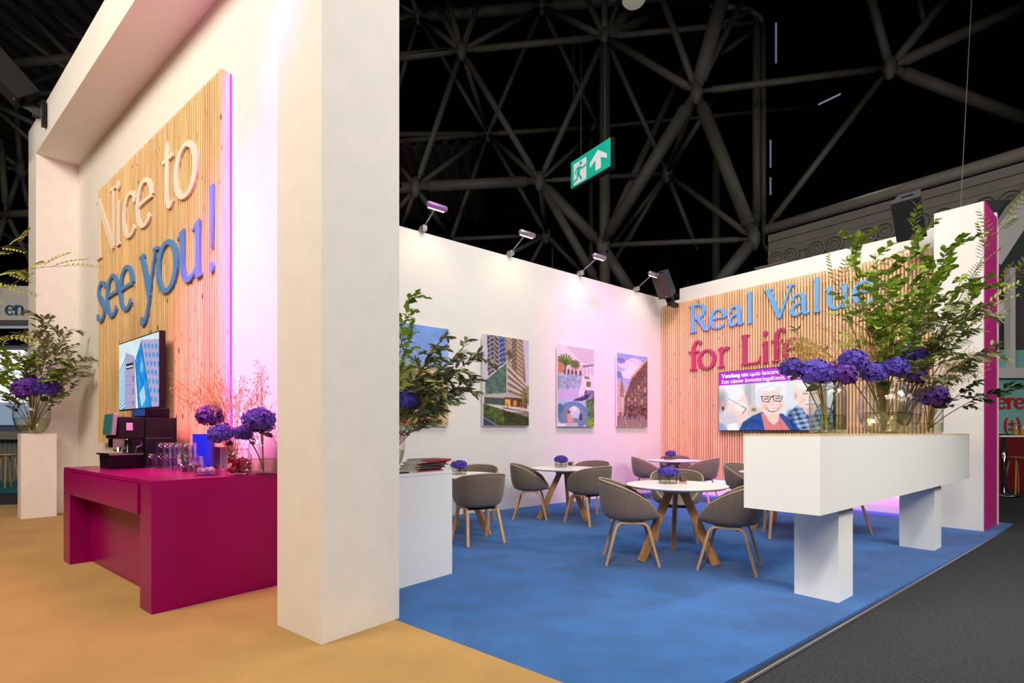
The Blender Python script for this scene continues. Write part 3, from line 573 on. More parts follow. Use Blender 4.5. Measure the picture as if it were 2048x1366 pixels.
# ================================================================== printed pictures and screens (colour stored per vertex of a fine flat grid)
class Canvas:
    def __init__(s, w, h, top, bottom=None):
        s.w, s.h = w, h; s.X, s.Y = np.meshgrid((np.arange(w)+.5)/w, (np.arange(h)+.5)/h)
        bottom = bottom or top; k = s.Y[..., None]
        s.c = np.array(top, float)*(1-k)+np.array(bottom, float)*k
    def mask(s, pts):
        m = np.zeros(s.X.shape, bool); n = len(pts)
        for i in range(n):
            x0, y0 = pts[i]; x1, y1 = pts[(i+1) % n]
            if y0 == y1: continue
            c = ((y0 > s.Y) != (y1 > s.Y)) & (s.X < (x1-x0)*(s.Y-y0)/(y1-y0)+x0); m ^= c
        return m
    def put(s, m, col, a=1.0): s.c[m] = s.c[m]*(1-a)+np.array(col, float)*a
    def poly(s, pts, col, a=1.0): s.put(s.mask(pts), col, a)
    def rect(s, x0, y0, x1, y1, col, a=1.0): s.put((s.X >= x0) & (s.X < x1) & (s.Y >= y0) & (s.Y < y1), col, a)
    def ell(s, cx, cy, rx, ry, col, a=1.0): s.put(((s.X-cx)/rx)**2+((s.Y-cy)/ry)**2 < 1, col, a)
    def ring(s, cx, cy, rx, ry, t, col):
        d = np.sqrt(((s.X-cx)/rx)**2+((s.Y-cy)/ry)**2); s.put(np.abs(d-1) < t, col)
    def line(s, x0, y0, x1, y1, wd, col, a=1.0):
        asp = s.h/s.w; dx, dy = x1-x0, (y1-y0)*asp; L2 = dx*dx+dy*dy or 1e-9
        px, py = s.X-x0, (s.Y-y0)*asp; t = np.clip((px*dx+py*dy)/L2, 0, 1)
        s.put((px-t*dx)**2+(py-t*dy)**2 < (wd/2)**2, col, a)
    def noise(s, m, amp, cell=6, col=(1, 1, 1), seed=1):
        r = np.random.RandomState(seed); g = r.rand(s.h//cell+2, s.w//cell+2)
        yy = np.minimum((np.arange(s.h)/cell), g.shape[0]-2); xx = np.minimum(np.arange(s.w)/cell, g.shape[1]-2)
        y0 = yy.astype(int); x0 = xx.astype(int); fy = (yy-y0)[:, None]; fx = (xx-x0)[None]
        n = g[y0][:, x0]*(1-fy)*(1-fx)+g[y0+1][:, x0]*fy*(1-fx)+g[y0][:, x0+1]*(1-fy)*fx+g[y0+1][:, x0+1]*fy*fx
        d = ((n-.5)*2*amp)[..., None]*np.array(col, float); s.c = np.where(m[..., None], s.c+d, s.c); return n
    def soft(s, cx, cy, rx, ry, col, a=1.0, fe=.5):
        d = np.sqrt(((s.X-cx)/rx)**2+((s.Y-cy)/ry)**2); k = (np.clip((1-d)/fe, 0, 1)*a)[..., None]; s.c = s.c*(1-k)+np.array(col, float)*k
    def mesh(s, name, W, H, m, grain=0, blur=False):
        """flat grid, x 0..W, z 0..H, facing -y"""
        w_, h_ = s.w, s.h
        xs = np.linspace(0, W, w_+1); zs = np.linspace(H, 0, h_+1)
        gx, gz = np.meshgrid(xs, zs); co = np.zeros((gx.size, 3)); co[:, 0] = gx.ravel(); co[:, 2] = gz.ravel()
        i = np.arange(h_)[:, None]*(w_+1)+np.arange(w_)[None]
        q = np.stack([i, i+w_+1, i+w_+2, i+1], -1).reshape(-1, 4)
        me = bpy.data.meshes.new(name); me.from_pydata(co.tolist(), [], q.tolist())
        r0 = np.random.RandomState(w_)
        if grain: s.c = s.c+r0.normal(0, grain, s.c.shape[:2])[..., None]
        if blur:
            p_ = np.pad(s.c, ((1, 1), (1, 1), (0, 0)), 'edge'); s.c = (p_[1:-1, 1:-1]*4+p_[:-2, 1:-1]+p_[2:, 1:-1]+p_[1:-1, :-2]+p_[1:-1, 2:])/8
        c = np.clip(s.c, 0, 255)/255; c = np.where(c <= .04045, c/12.92, ((c+.055)/1.055)**2.4)
        a = me.color_attributes.new('Col', 'FLOAT_COLOR', 'CORNER')
        buf = np.ones((len(q), 4, 4)); buf[:, :, :3] = c.reshape(-1, 1, 3); a.data.foreach_set('color', buf.ravel())
        me.materials.append(m); return me

def poster_park():
    c = Canvas(90, 180, (120, 160, 235), (200, 214, 245)); A = np.ones(c.X.shape, bool)
    c.noise(A, 18, 14, seed=3)
    c.rect(0, .36, 1, .42, (150, 170, 180)); c.rect(0, .42, 1, 1, (190, 166, 112)); c.noise(c.Y > .42, 32, 5, seed=5); c.noise(c.Y > .42, 45, 11, (.9, .7, 1.3), seed=8)
    c.poly([(.0,.42),(.45,.42),(.42,1),(.0,1)], (118, 128, 58)); c.noise(c.X < .45, 26, 4, seed=9)
    c.poly([(.46,.45),(.54,.45),(.66,1),(.48,1)], (150, 72, 52)); c.poly([(.62,.50),(.8,.55),(1,.75),(1,.68)], (205, 200, 198)); c.poly([(.12,.74),(.36,.7),(.34,1),(.05,1)], (176, 118, 84))
    for y in (.78, .85, .92): c.ell(.24, y, .07, .022, (70, 78, 96))
    c.ell(.22, .97, .07, .02, (190, 40, 40))
    for i in range(14): c.ell(.62+.36*random.random(), .62+.36*random.random(), .05, .03, (82, 84, 36), .8)
    return c
def poster_tower():
    c = Canvas(100, 190, (206, 192, 224), (226, 205, 225))
    c.poly([(.08,0),(.44,0),(.50,.42),(.10,.55)], (84, 74, 84)); c.poly([(.44,0),(.86,0),(.94,.55),(.50,.34)], (150, 122, 108))
    for i in range(13):
        y = -.04+i*.05
        pts = [(.10,y+.05),(.2,y+.01),(.30,y+.06),(.42,y-.01)]
        for a, b in zip(pts[:-1], pts[1:]): c.line(*a, *b, .018, (196, 184, 186))
        c.line(.5, y, .62, y+.06, .03, (210, 186, 164)); c.line(.62, y+.06, .72, y, .03, (96, 76, 66)); c.line(.72, y, .86, y+.05, .025, (214, 180, 150))
    for x in (.14, .22, .32, .40): c.line(x, 0, x+.02, .5, .012, (172, 166, 176))
    c.poly([(.33,0),(.44,0),(.44,.34),(.37,.4)], (58, 84, 168)); 
    for i in range(7): c.line(.33, .03+i*.055, .45, -.0+i*.055, .014, (190, 190, 206))
    c.poly([(.48,.17),(.56,.13),(.64,.2),(.56,.25)], (104, 80, 76))
    c.poly([(.04,.50),(.50,.29),(.50,.66),(.04,.68)], (84, 112, 102)); c.noise(c.mask([(.04,.50),(.50,.29),(.50,.66),(.04,.68)]), 26, 5, (.7, 1, .9), 4)
    c.poly([(.50,.29),(.96,.52),(.96,.70),(.50,.66)], (188, 160, 152))
    for k in range(5): c.line(.5, .31+k*.085, .96, .53+k*.04, .022, (232, 208, 196)); c.line(.52, .36+k*.08, .94, .56+k*.036, .03, (112, 84, 74))
    c.line(.50, .29, .50, .68, .03, (216, 202, 206)); c.line(.03, .5, .5, .28, .03, (206, 198, 204))
    c.poly([(.0,.66),(.48,.63),(.80,.68),(.48,.70),(0,.69)], (196, 180, 182)); c.rect(.02, .69, .44, .78, (70, 86, 76)); c.rect(.44, .68, .96, .79, (88, 62, 46))
    c.poly([(.46,.70),(.58,.70),(.58,.78),(.46,.78)], (246, 176, 70)); c.rect(.64, .71, .72, .77, (232, 150, 60)); c.rect(.8, .72, .95, .79, (150, 90, 50))
    c.poly([(0,.76),(1,.79),(1,.90),(.4,.83),(0,.82)], (226, 206, 206)); c.line(.42,.80,1,.84,.02,(90,76,80))
    g = c.mask([(0,.76),(.42,.82),(1,.90),(1,1),(0,1)]); c.put(g, (74, 92, 40)); c.noise(g, 34, 4, (1, 1, .4), 6); c.rect(.44,.84,1,1,(28,34,16),.45); c.poly([(0,.90),(.14,.93),(.30,1),(0,1)], (60, 62, 92)); c.line(0,.91,.26,.99,.02,(150,150,176))
    for x in (.5, .82, .88, .92): c.rect(x, .74, x+.025, .80, (120, 60, 60))
    tr = c.mask([(.8,.6),(1,.52),(1,.76),(.86,.76)]); c.put(tr, (120, 112, 64), .75); c.noise(tr, 30, 4, seed=12)
    return c
def poster_interior():
    c = Canvas(90, 190, (222, 220, 224), (206, 206, 220)); c.poly([(.2,0),(1,0),(1,.22),(.6,.16)], (200, 198, 204)); c.line(.4,.18,.8,.18,.01,(150,150,160))
    c.rect(.0, .14, .16, .34, (196, 128, 104)); c.rect(.2, .24, .72, .36, (214, 200, 206))
    for a in range(-80, 100, 22):
        r = math.radians(a); c.line(.2, .24, .2+.2*math.sin(r), .2-.09*math.cos(r), .04, (86, 120, 40))
    c.line(.2,.2,.18,.36,.05,(74,92,40))
    for a in range(0, 360, 30): r = math.radians(a); c.line(.46, .22, .46+.12*math.cos(r), .22+.055*math.sin(r), .04, (96, 110, 60))
    c.line(.46,.24,.46,.34,.02,(80,90,50))
    for x in (.74, .84, .94): c.line(x, .22, x, .42, .012, (112, 114, 128))
    c.poly([(.66,.22),(.98,.19),(.98,.21),(.68,.25)], (130,132,144))
    for x in (.26, .36, .46, .58): c.rect(x, .30, x+.05, .37, (74, 64, 80)); c.ell(x+.025, .295, .025, .012, (150, 110, 100))
    c.poly([(0,.345),(.66,.345),(.66,.50),(0,.56)], (150, 172, 196), .85); c.noise(c.mask([(0,.345),(.66,.345),(.66,.50),(0,.56)]), 30, 5, seed=2)
    for x in (.02, .26, .5, .66): c.line(x, .345, x, .55-.06*x, .01, (90, 110, 130))
    c.poly([(0,.56),(.66,.50),(.50,.66),(0,.68)], (196, 182, 222)); c.poly([(.66,.36),(1,.32),(1,.54),(.55,.6)], (228, 222, 232))
    c.rect(.78,.42,.9,.49,(98,130,58)); c.rect(.72,.36,.86,.39,(110,140,60))
    m = c.mask([(.74,.53),(1,.53),(1,.64),(.7,.62)]); c.put(m, (120, 110, 140)); c.noise(m, 50, 3, seed=4)
    c.poly([(.4,.67),(.84,.58),(.86,.64),(.5,.70)], (70, 58, 110)); c.noise(c.mask([(.4,.67),(.84,.58),(.86,.64),(.5,.70)]), 40, 3, seed=7)
    c.rect(0,.68,1,1,(170,190,224)); c.ell(.42,.86,.42,.17,(92,132,182)); c.ell(.42,.86,.34,.14,(120,140,160)); c.ell(.44,.82,.16,.07,(216,222,236)); c.poly([(.36,.84),(.6,.80),(.56,.90),(.34,.89)],(196,212,236)); c.rect(.38,.75,.50,.80,(236,234,232))
    c.ell(.3,.82,.035,.02,(112,70,56)); c.poly([(.24,.84),(.34,.84),(.42,.94),(.26,.96)], (226, 160, 150)); c.poly([(.2,.96),(.52,.95),(.54,1),(.2,1)], (196,190,192)); c.ell(.62,.88,.05,.05,(60,72,110))
    m = c.mask([(.74,.67),(1,.62),(1,.92),(.84,.88)]); c.put(m, (78, 120, 60)); c.noise(m, 45, 4, (.8, 1, .6), 5); c.ell(.9,.95,.16,.07,(120,170,60)); c.noise(((c.X-.9)/.16)**2+((c.Y-.95)/.07)**2 < 1, 40, 3, (.8,1,.5), 9)
    c.ell(.06,.78,.08,.06,(70,120,150)); c.rect(0,.965,.2,1,(236,236,240))
    return c
def poster_street():
    c = Canvas(80, 190, (150, 172, 226), (214, 214, 232)); n = c.noise(c.Y < .6, 10, 12, seed=3)
    for i in range(9): c.ell(.25+.6*random.random(), .08+.34*random.random(), .26, .06, (238, 236, 240), .7)
    c.ell(.12,.10,.14,.04,(120,136,200)); c.ell(.05,.30,.1,.05,(110,140,216))
    c.poly([(0,.42),(.10,.40),(.26,.46),(.26,1),(0,1)], (206, 186, 176)); c.poly([(.10,.44),(.15,.32),(.20,.44),(.22,.60),(.08,.60)], (150, 128, 120)); c.line(.15,.30,.15,.36,.015,(120,110,112)); c.noise((c.X < .26) & (c.Y > .42), 30, 3, seed=6)
    b = c.mask([(.24,.60),(.46,.32),(.52,.30),(.94,.05),(1,.06),(1,1),(.2,1)]); c.put(b, (104, 82, 76)); c.noise(b, 16, 3, seed=5)
    c.line(.48, .31, .96, .05, .06, (206, 170, 140)); c.line(.26,.58,.50,.31,.03,(150,120,104))
    for k in range(3):
        for i in range(6):
            x = .34+i*.11; y = .62-(x-.3)*.55+k*(.08+.10*(x-.3)); h = .045+.05*(x-.3); c.rect(x, y, x+.055, y+h, (190, 178, 170)); c.rect(x+.012, y+.008, x+.043, y+h-.006, (66, 66, 84) if (i+k) % 3 else (226, 160, 70))
    for k in range(3): c.line(.3, .66+k*.05, 1, .40+k*.155, .014, (160, 132, 118))
    c.rect(.22,.72,1,.86,(92,70,68)); c.noise((c.Y > .70) & (c.Y < .88) & (c.X > .22), 42, 4, seed=8)
    c.poly([(0,.86),(1,.84),(1,1),(0,1)], (146, 128, 124)); c.noise(c.Y > .86, 16, 3, seed=9); c.line(.2,.86,.34,1,.02,(206,190,140))
    for i in range(24): x = .06+.9*random.random(); y = .78+.06*random.random(); c.rect(x, y, x+.03, y+.07, random.choice([(60,56,80),(130,60,60),(90,80,120),(40,40,50),(180,120,100)])); c.ell(x+.015, y-.006, .016, .009, (176,130,110))
    return c
def screen_building():
    c = Canvas(240, 150, (216, 238, 244), (240, 246, 246)); n = c.noise(np.ones(c.X.shape, bool), 10, 14, seed=3)
    c.poly([(.0,.42),(.18,.22),(.18,1),(.0,1)], (60, 170, 220))
    for i in range(12): c.line(0, .46+i*.05, .18, .27+i*.06, .02, (206, 232, 244))
    c.poly([(.18,.15),(.42,.24),(.46,1),(.16,1)], (176, 164, 204)); 
    for i in range(5): c.line(.17, .38+i*.13, .44, .41+i*.125, .005, (146,134,176))
    for y in (.30,.52,.70,.88): c.rect(.375,y,.40,y+.09,(50,120,200))
    c.rect(.2,.33,.38,.36,(24,24,36)); c.rect(.2,.36,.38,.39,(236,236,240)); c.rect(.2,.39,.38,.41,(24,24,36))
    c.poly([(.44,.30),(.58,.05),(.84,1),(.52,1)], (30, 150, 226)); k = c.mask([(.44,.30),(.58,.05),(.84,1),(.52,1)]); c.noise(k, 40, 9, (1, .6, .3), 4); c.poly([(.54,.80),(.66,.68),(.70,.88),(.60,1)], (216, 234, 244), .8); c.ell(.6,.42,.04,.08,(150,206,240),.7); c.line(.44,.3,.52,1,.012,(16,30,60)); c.line(.58,.06,.84,1,.012,(20,40,70))
    c.poly([(.58,.03),(1,.10),(1,1),(.84,1)], (186, 170, 214))
    for r_ in range(7):
        for q in range(5):
            x = .66+q*.085+r_*.026; y = .10+r_*.125+q*.015
            if x < .98: c.poly([(x,y),(x+.045,y+.01),(x+.05,y+.075),(x+.006,y+.065)], (56,160,226))
    return c
def screen_people():
    c = Canvas(250, 140, (240, 244, 250), (226, 232, 240)); sk = (252, 224, 214)
    c.soft(.30, .40, .08, .30, (176, 180, 192), .8); c.rect(.315, .22, .335, .55, (226, 214, 206)); c.soft(.33, .68, .12, .14, (232, 206, 186), .9); c.soft(.34, .66, .03, .04, (120, 110, 112), .8); c.soft(.66, .30, .10, .2, (232, 240, 240), .8)
    # man in profile at the left
    c.soft(.06, .75, .20, .40, (216, 210, 222), 1, .3); c.soft(.16, .60, .14, .36, sk, 1, .18); c.soft(.215, .60, .07, .10, (255, 244, 238), 1, .3); c.soft(.10, .36, .17, .20, (250, 250, 252), 1, .3); c.soft(.02, .48, .09, .26, (150, 158, 170), .9, .7); c.soft(.10, .86, .13, .22, (214, 208, 222), .9, .5)
    c.soft(.045, .56, .03, .10, (226, 170, 160), 1, .4); c.soft(.04, .62, .014, .05, (40, 34, 44), 1, .5); c.line(.10, .46, .235, .60, .006, (150, 156, 170)); c.line(.235, .60, .27, .64, .007, (90, 94, 110)); c.line(.27, .64, .235, .72, .007, (90, 94, 110)); c.soft(.225, .78, .05, .06, (250, 212, 200), 1, .4)
    c.poly([(0, .86), (.05, .9), (.09, 1), (0, 1)], (140, 176, 222)); c.poly([(.09, .9), (.18, .87), (.20, 1), (.09, 1)], (252, 252, 254)); c.rect(.20, .86, .24, 1, (236, 214, 190))
    # man at the right, plaid shirt
    pl_ = [(.60, 1), (.66, .70), (.745, .58), (.92, .62), (1, .7), (1, 1)]; c.poly(pl_, (34, 84, 146)); p = c.mask(pl_)
    for i in range(7): c.put(p & (np.abs(c.X-.25*c.Y-(.36+i*.07)) < .013), (150, 180, 220), .75); c.put(p & (np.abs(c.Y+.3*c.X-(.86+i*.075)) < .018), (214, 214, 226), .7); c.put(p & (np.abs(c.X-.25*c.Y-(.395+i*.07)) < .005), (16, 30, 70), .8)
    c.soft(.66, .84, .05, .2, (20, 50, 110), .5)
    c.soft(.80, .44, .115, .26, sk, 1, .14); c.soft(.79, .30, .105, .11, (255, 246, 242), 1, .4); c.poly([(.735, .58), (.9, .60), (.85, .76), (.79, .76)], (236, 196, 184)); c.soft(.80, .62, .09, .05, (250, 222, 212), 1, .5); c.soft(.706, .47, .016, .06, (230, 182, 172), 1, .4)
    for x in (.785, .862): c.line(x-.018, .44, x+.018, .445, .007, (120, 84, 84)); c.soft(x, .415, .03, .02, (240, 214, 204), .9); c.line(x-.02, .40, x+.02, .395, .008, (228, 222, 222))
    c.soft(.835, .50, .022, .06, (255, 206, 194), .9); c.soft(.825, .575, .055, .022, (250, 250, 252), 1, .5); c.line(.79, .605, .86, .605, .008, (196, 130, 128)); c.soft(.765, .54, .03, .05, (250, 190, 182), .6)
    # woman in the middle
    wv = [(.20, 1), (.24, .86), (.33, .76), (.42, .70), (.60, .74), (.70, .9), (.74, 1)]; c.poly(wv, (20, 78, 158)); w_ = c.mask(wv); c.noise(w_, 16, 7, seed=3); c.line(.27, .92, .33, .82, .01, (12, 50, 110)); c.line(.66, .84, .70, 1, .012, (12, 50, 110))
    c.poly([(.405, .72), (.56, .74), (.66, 1), (.44, 1)], (228, 130, 134)); c.poly([(.44, .70), (.57, .70), (.56, .86), (.52, .92), (.47, .84)], (250, 214, 204)); c.line(.57, .86, .60, 1, .006, (196, 96, 104))
    c.soft(.49, .36, .155, .26, (250, 249, 252), 1, .18); c.soft(.385, .48, .04, .2, (236, 236, 242), 1, .4); c.soft(.505, .53, .112, .285, sk, 1, .10); c.soft(.47, .29, .13, .09, (252, 251, 253), 1, .35); c.soft(.60, .40, .03, .14, (248, 246, 250), 1, .5)
    c.line(.40, .34, .50, .27, .006, (222, 222, 230)); c.line(.50, .27, .59, .34, .006, (222, 222, 230))
    for x in (.455, .557):
        for a, b in (((x-.045, .45), (x+.042, .462)), ((x-.045, .45), (x-.034, .53)), ((x-.034, .53), (x+.022, .545)), ((x+.022, .545), (x+.042, .462))): c.line(*a, *b, .006, (28, 30, 64))
        c.line(x-.02, .495, x+.02, .49, .007, (80, 66, 84)); c.soft(x, .52, .03, .02, (246, 206, 198), .8)
    c.line(.497, .466, .513, .462, .008, (28, 30, 64)); c.soft(.508, .57, .02, .05, (255, 206, 196), .9); c.soft(.445, .62, .035, .06, (252, 196, 190), .7); c.soft(.575, .62, .03, .06, (252, 196, 190), .7)
    c.poly([(.452, .645), (.57, .65), (.555, .69), (.515, .715), (.475, .695)], (186, 92, 100)); c.poly([(.46, .652), (.563, .656), (.545, .685), (.51, .693), (.48, .683)], (255, 255, 255)); c.line(.437, .60, .452, .66, .005, (222, 168, 160)); c.line(.585, .60, .57, .66, .005, (222, 168, 160)); c.soft(.512, .77, .05, .035, (244, 206, 196), .8)
    c.rect(0, 0, 1, .225, (186, 34, 238))
    return c

def hang(fr, plane, u0, u1, vt, vb, canvas, label, group):
    x0, z0 = fr.hit(u0, (vt+vb)/2, plane); x1, _ = fr.hit(u1, (vt+vb)/2, plane)
    _, zt_ = fr.hit(u0, vt, plane); _, zb_ = fr.hit(u0, vb, plane)
    W, H = x1-x0, zt_-zb_
    t = inframe('picture_panel', fr, label, 'picture', x0, plane, zb_, group)
    obj('acrylic_sheet', MB().box(0, W, .0, .02, 0, H), M['white_gloss'], t)
    link('print', canvas.mesh('print', W-.01, H-.01, M['print'], 11, True), t, (.005, -.002, .005))
    for a in (.06, W-.06):
        for b in (.08, H-.08): obj('standoff', MB().tube([(a, .02, b), (a, -plane-.002, b)], .012, 8), M['alu'], t)
    return t
G_ = 'picture panels on the poster wall'
hang(F1, -.06, 776, 897.5, 640, 851, poster_park(), 'picture panel of a sandy park with a red path, behind the olive branches', G_)
hang(F1, -.06, 966, 1058, 667, 851.5, poster_tower(), 'picture panel of a tall tower block above a hedge', G_)
hang(F1, -.06, 1115, 1188.5, 688, 853, poster_interior(), 'picture panel of a bright atrium with palms and round rug', G_)
hang(F1, -.06, 1233.5, 1295, 704.5, 853.5, poster_street(), 'picture panel of a narrow street of brown houses, nearest the corner', G_)

# ------------------------------------------------------------------ screens
TY = PY0-.14
x0, z0 = FL.hit(238, 823, TY); x1, z1 = FL.hit(319.5, 660, TY); _, zb_ = FL.hit(320, 814.5, TY); zb_ = (zb_+z0)/2; H = z1-zb_; W = x1-x0
tv = inframe('wall_screen', FL, 'flat screen showing a blue office block above the coffee machine', 'screen', x0, TY, zb_)
obj('case', MB().box(0, W, .0, .055, 0, H), M['black'], tv, bevel=.004)
link('picture', screen_building().mesh('picture', W-.03, H-.03, M['screen'], 2, True), tv, (.015, -.003, .015))
obj('bracket', MB().box(W*.3, W*.7, .055, .139, H*.3, H*.7), M['black'], tv)
TY2 = RY-.08
x0, _ = F2.hit(1437, 800, TY2); _, z1 = F2.hit(1437, 745, TY2); _, zb_ = F2.hit(1437, 862, TY2); H = z1-zb_; W = H*1.78
tv = inframe('wall_screen', F2, 'flat screen with purple banner and three smiling older people', 'screen', x0, TY2, zb_)
obj('case', MB().box(0, W, .0, .06, 0, H), M['black'], tv, bevel=.004)
link('picture', screen_people().mesh('picture', W-.024, H-.024, M['screen'], 0, True), tv, (.012, -.003, .012))
tw = emit('screen_text', (255, 255, 255), .95)
tm = MB(); bx = .012+W*.028; s_ = H*.044
text_mesh(tm, 'Vandaag om 14.00', bx, H-.012-H*.094, s_*1.02, -.006, -.004, 1.5)
xe = text_mesh(MB(), 'Vandaag om 14.00', bx, 0, s_*1.02, 0, 0)
text_mesh(tm, 'lanceren we', xe+.5*s_, H-.012-H*.094, s_*1.02, -.006, -.004, .95)
text_mesh(tm, 'Een nieuw investeringsfonds. Wees welkom', bx, H-.012-H*.190, s_, -.006, -.004, .95)
obj('banner_text', tm, tw, tv)
obj('bracket', MB().box(W*.3, W*.7, .06, .079, H*.3, H*.7), M['black'], tv)
# ================================================================== furniture of the lounge
def make_chair():
    root = thing('tub_chair', 'tub chair', 'chair')
    nphi, nt_ = 36, 12
    def rim_z(ph):
        d = abs(math.degrees(ph))
        ks = [(0,.80),(28,.793),(55,.77),(80,.722),(100,.672),(116,.622),(131,.555),(146,.475),(160,.44),(180,.435)]
        for (a, za), (b, zb_) in zip(ks[:-1], ks[1:]):
            if d <= b:
                s = (d-a)/(b-a); s = s*s*(3-2*s) if a > 90 else s; return za+(zb_-za)*s
        return ks[-1][1]
    def pt(ph, t):
        # plan direction: ph = 0 is the back (-x)
        cx, sy = -math.cos(ph), math.sin(ph); zr = rim_z(ph); up = max(0, (zr-.44)/.36)
        e = 2.5; k = (abs(cx)**e+abs(sy)**e)**(-1/e)
        rx = .27 if cx > 0 else .235+.065*up*t; ry = .235+.065*min(1, up*1.3)*t
        s = t/.55
        if t < .55:
            f = .88*s; z = .415+.028*s*s*s
        else:
            s = (t-.55)/.45; f = .88+.12*math.sin(min(1, s*1.6)*math.pi/2); z = .443+(zr-.443)*(s**1.25)
        return (cx*k*rx*f, sy*k*ry*f, z)
    vs_, fs_ = [(0, 0, .415)], []
    for i in range(1, nt_+1):
        for k in range(nphi): vs_.append(pt(-math.pi+2*math.pi*k/nphi, i/nt_))
    for k in range(nphi): fs_.append((0, 1+k, 1+(k+1) % nphi))
    for i in range(nt_-1):
        for k in range(nphi):
            a = 1+i*nphi+k; b = 1+i*nphi+(k+1) % nphi; fs_.append((a, a+nphi, b+nphi, b))
    sh = obj('shell', MB().add(vs_, fs_), M['fabric'], root, smooth=True)
    so = sh.modifiers.new('thickness', 'SOLIDIFY'); so.thickness = .024; so.offset = 0
    ss = sh.modifiers.new('smooth', 'SUBSURF'); ss.levels = 1; ss.render_levels = 1
    rim = [pt(-math.pi+2*math.pi*k/nphi, 1.0) for k in range(nphi)]
    rim = [(x*1.0, y*1.0, z+.004) for x, y, z in rim]+[(rim[0][0], rim[0][1], rim[0][2]+.004)]
    obj('piping', MB().tube(rim, .0105, 6, False), M['piping'], root, smooth=True)
    for s in (-1, 1):
        pts = [(-.245, .225*s, 0), (-.155, .19*s, .345), (-.14, .186*s, .38), (-.105, .182*s, .402), (0, .18*s, .405), (.105, .182*s, .402), (.14, .186*s, .38), (.155, .19*s, .345), (.245, .225*s, 0)]
        obj('leg_frame', MB().bar(pts, .032, .024, (0, 1, 0)), M['oak_light'], root, bevel=.004)
    for q in (-.09, .09): obj('cross_brace', MB().bar([(q, -.19, .403), (q, .19, .403)], .04, .02), M['black'], root)
    return root
def make_table():
    root = thing('round_table', 'table', 'table')
    R = .49
    obj('tabletop', MB().lathe([(0, .715), (R-.03, .715), (R-.004, .728), (R, .736), (R-.003, .741), (0, .741)], 56), M['white_gloss'], root)
    obj('hub', MB().lathe([(.13, .66), (.15, .7), (.15, .714), (0, .714)], 20), M['oak'], root)
    for k in range(3):
        a = 2*math.pi*k/3; d = Vector((math.cos(a), math.sin(a), 0))
        obj('leg', MB().bar([d*.06+Vector((0, 0, .714)), d*.40], .075, .042, tuple(d)), M['oak'], root, bevel=.004)
    return root
ch0 = make_chair(); tb0 = make_table(); used = {'c': False, 't': False}
def chair(x, y, deg, label):
    o = copy_tree(ch0) if used['c'] else ch0
    used['c'] = True; o.location = (x, y, 0); o.rotation_euler = (0, 0, math.radians(deg)); o['label'] = label; o['category'] = 'chair'; o['group'] = 'taupe felt tub chairs in the lounge'
def table(x, y, deg, label):
    o = copy_tree(tb0) if used['t'] else tb0
    used['t'] = True; o.location = (x, y, 0); o.rotation_euler = (0, 0, math.radians(deg)); o['label'] = label; o['category'] = 'table'; o['group'] = 'round white lounge tables'
table(-.66, 6.55, -20, 'round white table on oak legs beside the white desk')
table(.78, 7.76, 75, 'round white table under the atrium picture panel')
table(3.09, 10.02, 40, 'round white table farthest back in the slatted corner')
table(1.64, 5.24, 78, 'round white table in the foreground of the lounge')
table(3.52, 6.92, 192, 'round white table mostly hidden behind the white planter')
chair(-.40, 6.08, 118, 'tub chair next to the white desk, its back to the viewer')
chair(-.50, 7.28, -98, 'tub chair behind the table by the white desk, against the poster wall')
chair(.28, 7.80, -6, 'tub chair in profile left of the table under the atrium picture')
chair(1.06, 7.30, 128, 'tub chair right of the table under the atrium picture, back turned')
chair(1.24, 8.38, -122, 'tub chair on the wall side of the table under the atrium picture, mostly hidden')
chair(2.60, 10.06, -10, 'pink lit tub chair left of the farthest table')
chair(3.46, 9.62, 138, 'pink lit tub chair right of the farthest table')
chair(3.27, 10.52, -105, 'tub chair behind the farthest table, tucked in the corner')
chair(1.16, 5.15, -7, 'tub chair left of the foreground table, facing right')
chair(2.02, 4.87, 150, 'tub chair right of the foreground table, nearest the planter')
chair(1.95, 6.22, -106, 'tub chair behind the foreground table, facing the viewer')
chair(3.46, 7.72, -66, 'tub chair peeking out left of the planter by the slatted wall')
chair(3.33, 6.36, 72, 'tub chair behind the planter whose oak legs show left of the near support')
chair(4.22, 6.72, 172, 'tub chair behind the planter whose oak leg shows between the supports')

# ------------------------------------------------------------------ white planter bench, desk, pedestal
NP = Vector((.5867*3.4, 3.4, 0)); FP = Frame(NP.x, NP.y, 39.5)   # x along the bench (away), y to the left
pl = inframe('planter_bench', FP, 'long white raised planter box on two square supports', 'planter')
PLN = 4.45
obj('box', MB().box(0, PLN, 0, .505, .716, 1.232), M['white_gloss'], pl)
obj('plywood_top', MB().box(0, PLN, 0, .505, 1.232, 1.248), M['ply'], pl, label='thin plywood top')
for xx in (.614, 3.33): obj('support', MB().box(xx, xx+.295, .10, .41, 0, .716), M['white_gloss'], pl)
dk = inframe('reception_desk', FL, 'white square desk behind the pillar', 'desk', -.53, .59)
obj('body', MB().box(-1.6, 0, 0, 1.02, 0, .895), M['white_gloss'], dk)
obj('desk_top', MB().box(-1.6, .002, 0, 1.022, .897, .922), M['white_gloss'], dk)
pd0 = FL.loc(fl(42, 1038.7))
pd_ = inframe('pedestal', FL, 'white rectangular pedestal carrying the far left vase', 'pedestal', pd0.x-.25, pd0.y)
obj('column', MB().box(0, .25, 0, .40, 0, 1.23), M['plaster'], pd_)
obj('cap', MB().box(0, .25, 0, .40, 1.2305, 1.25), M['plaster'], pd_)

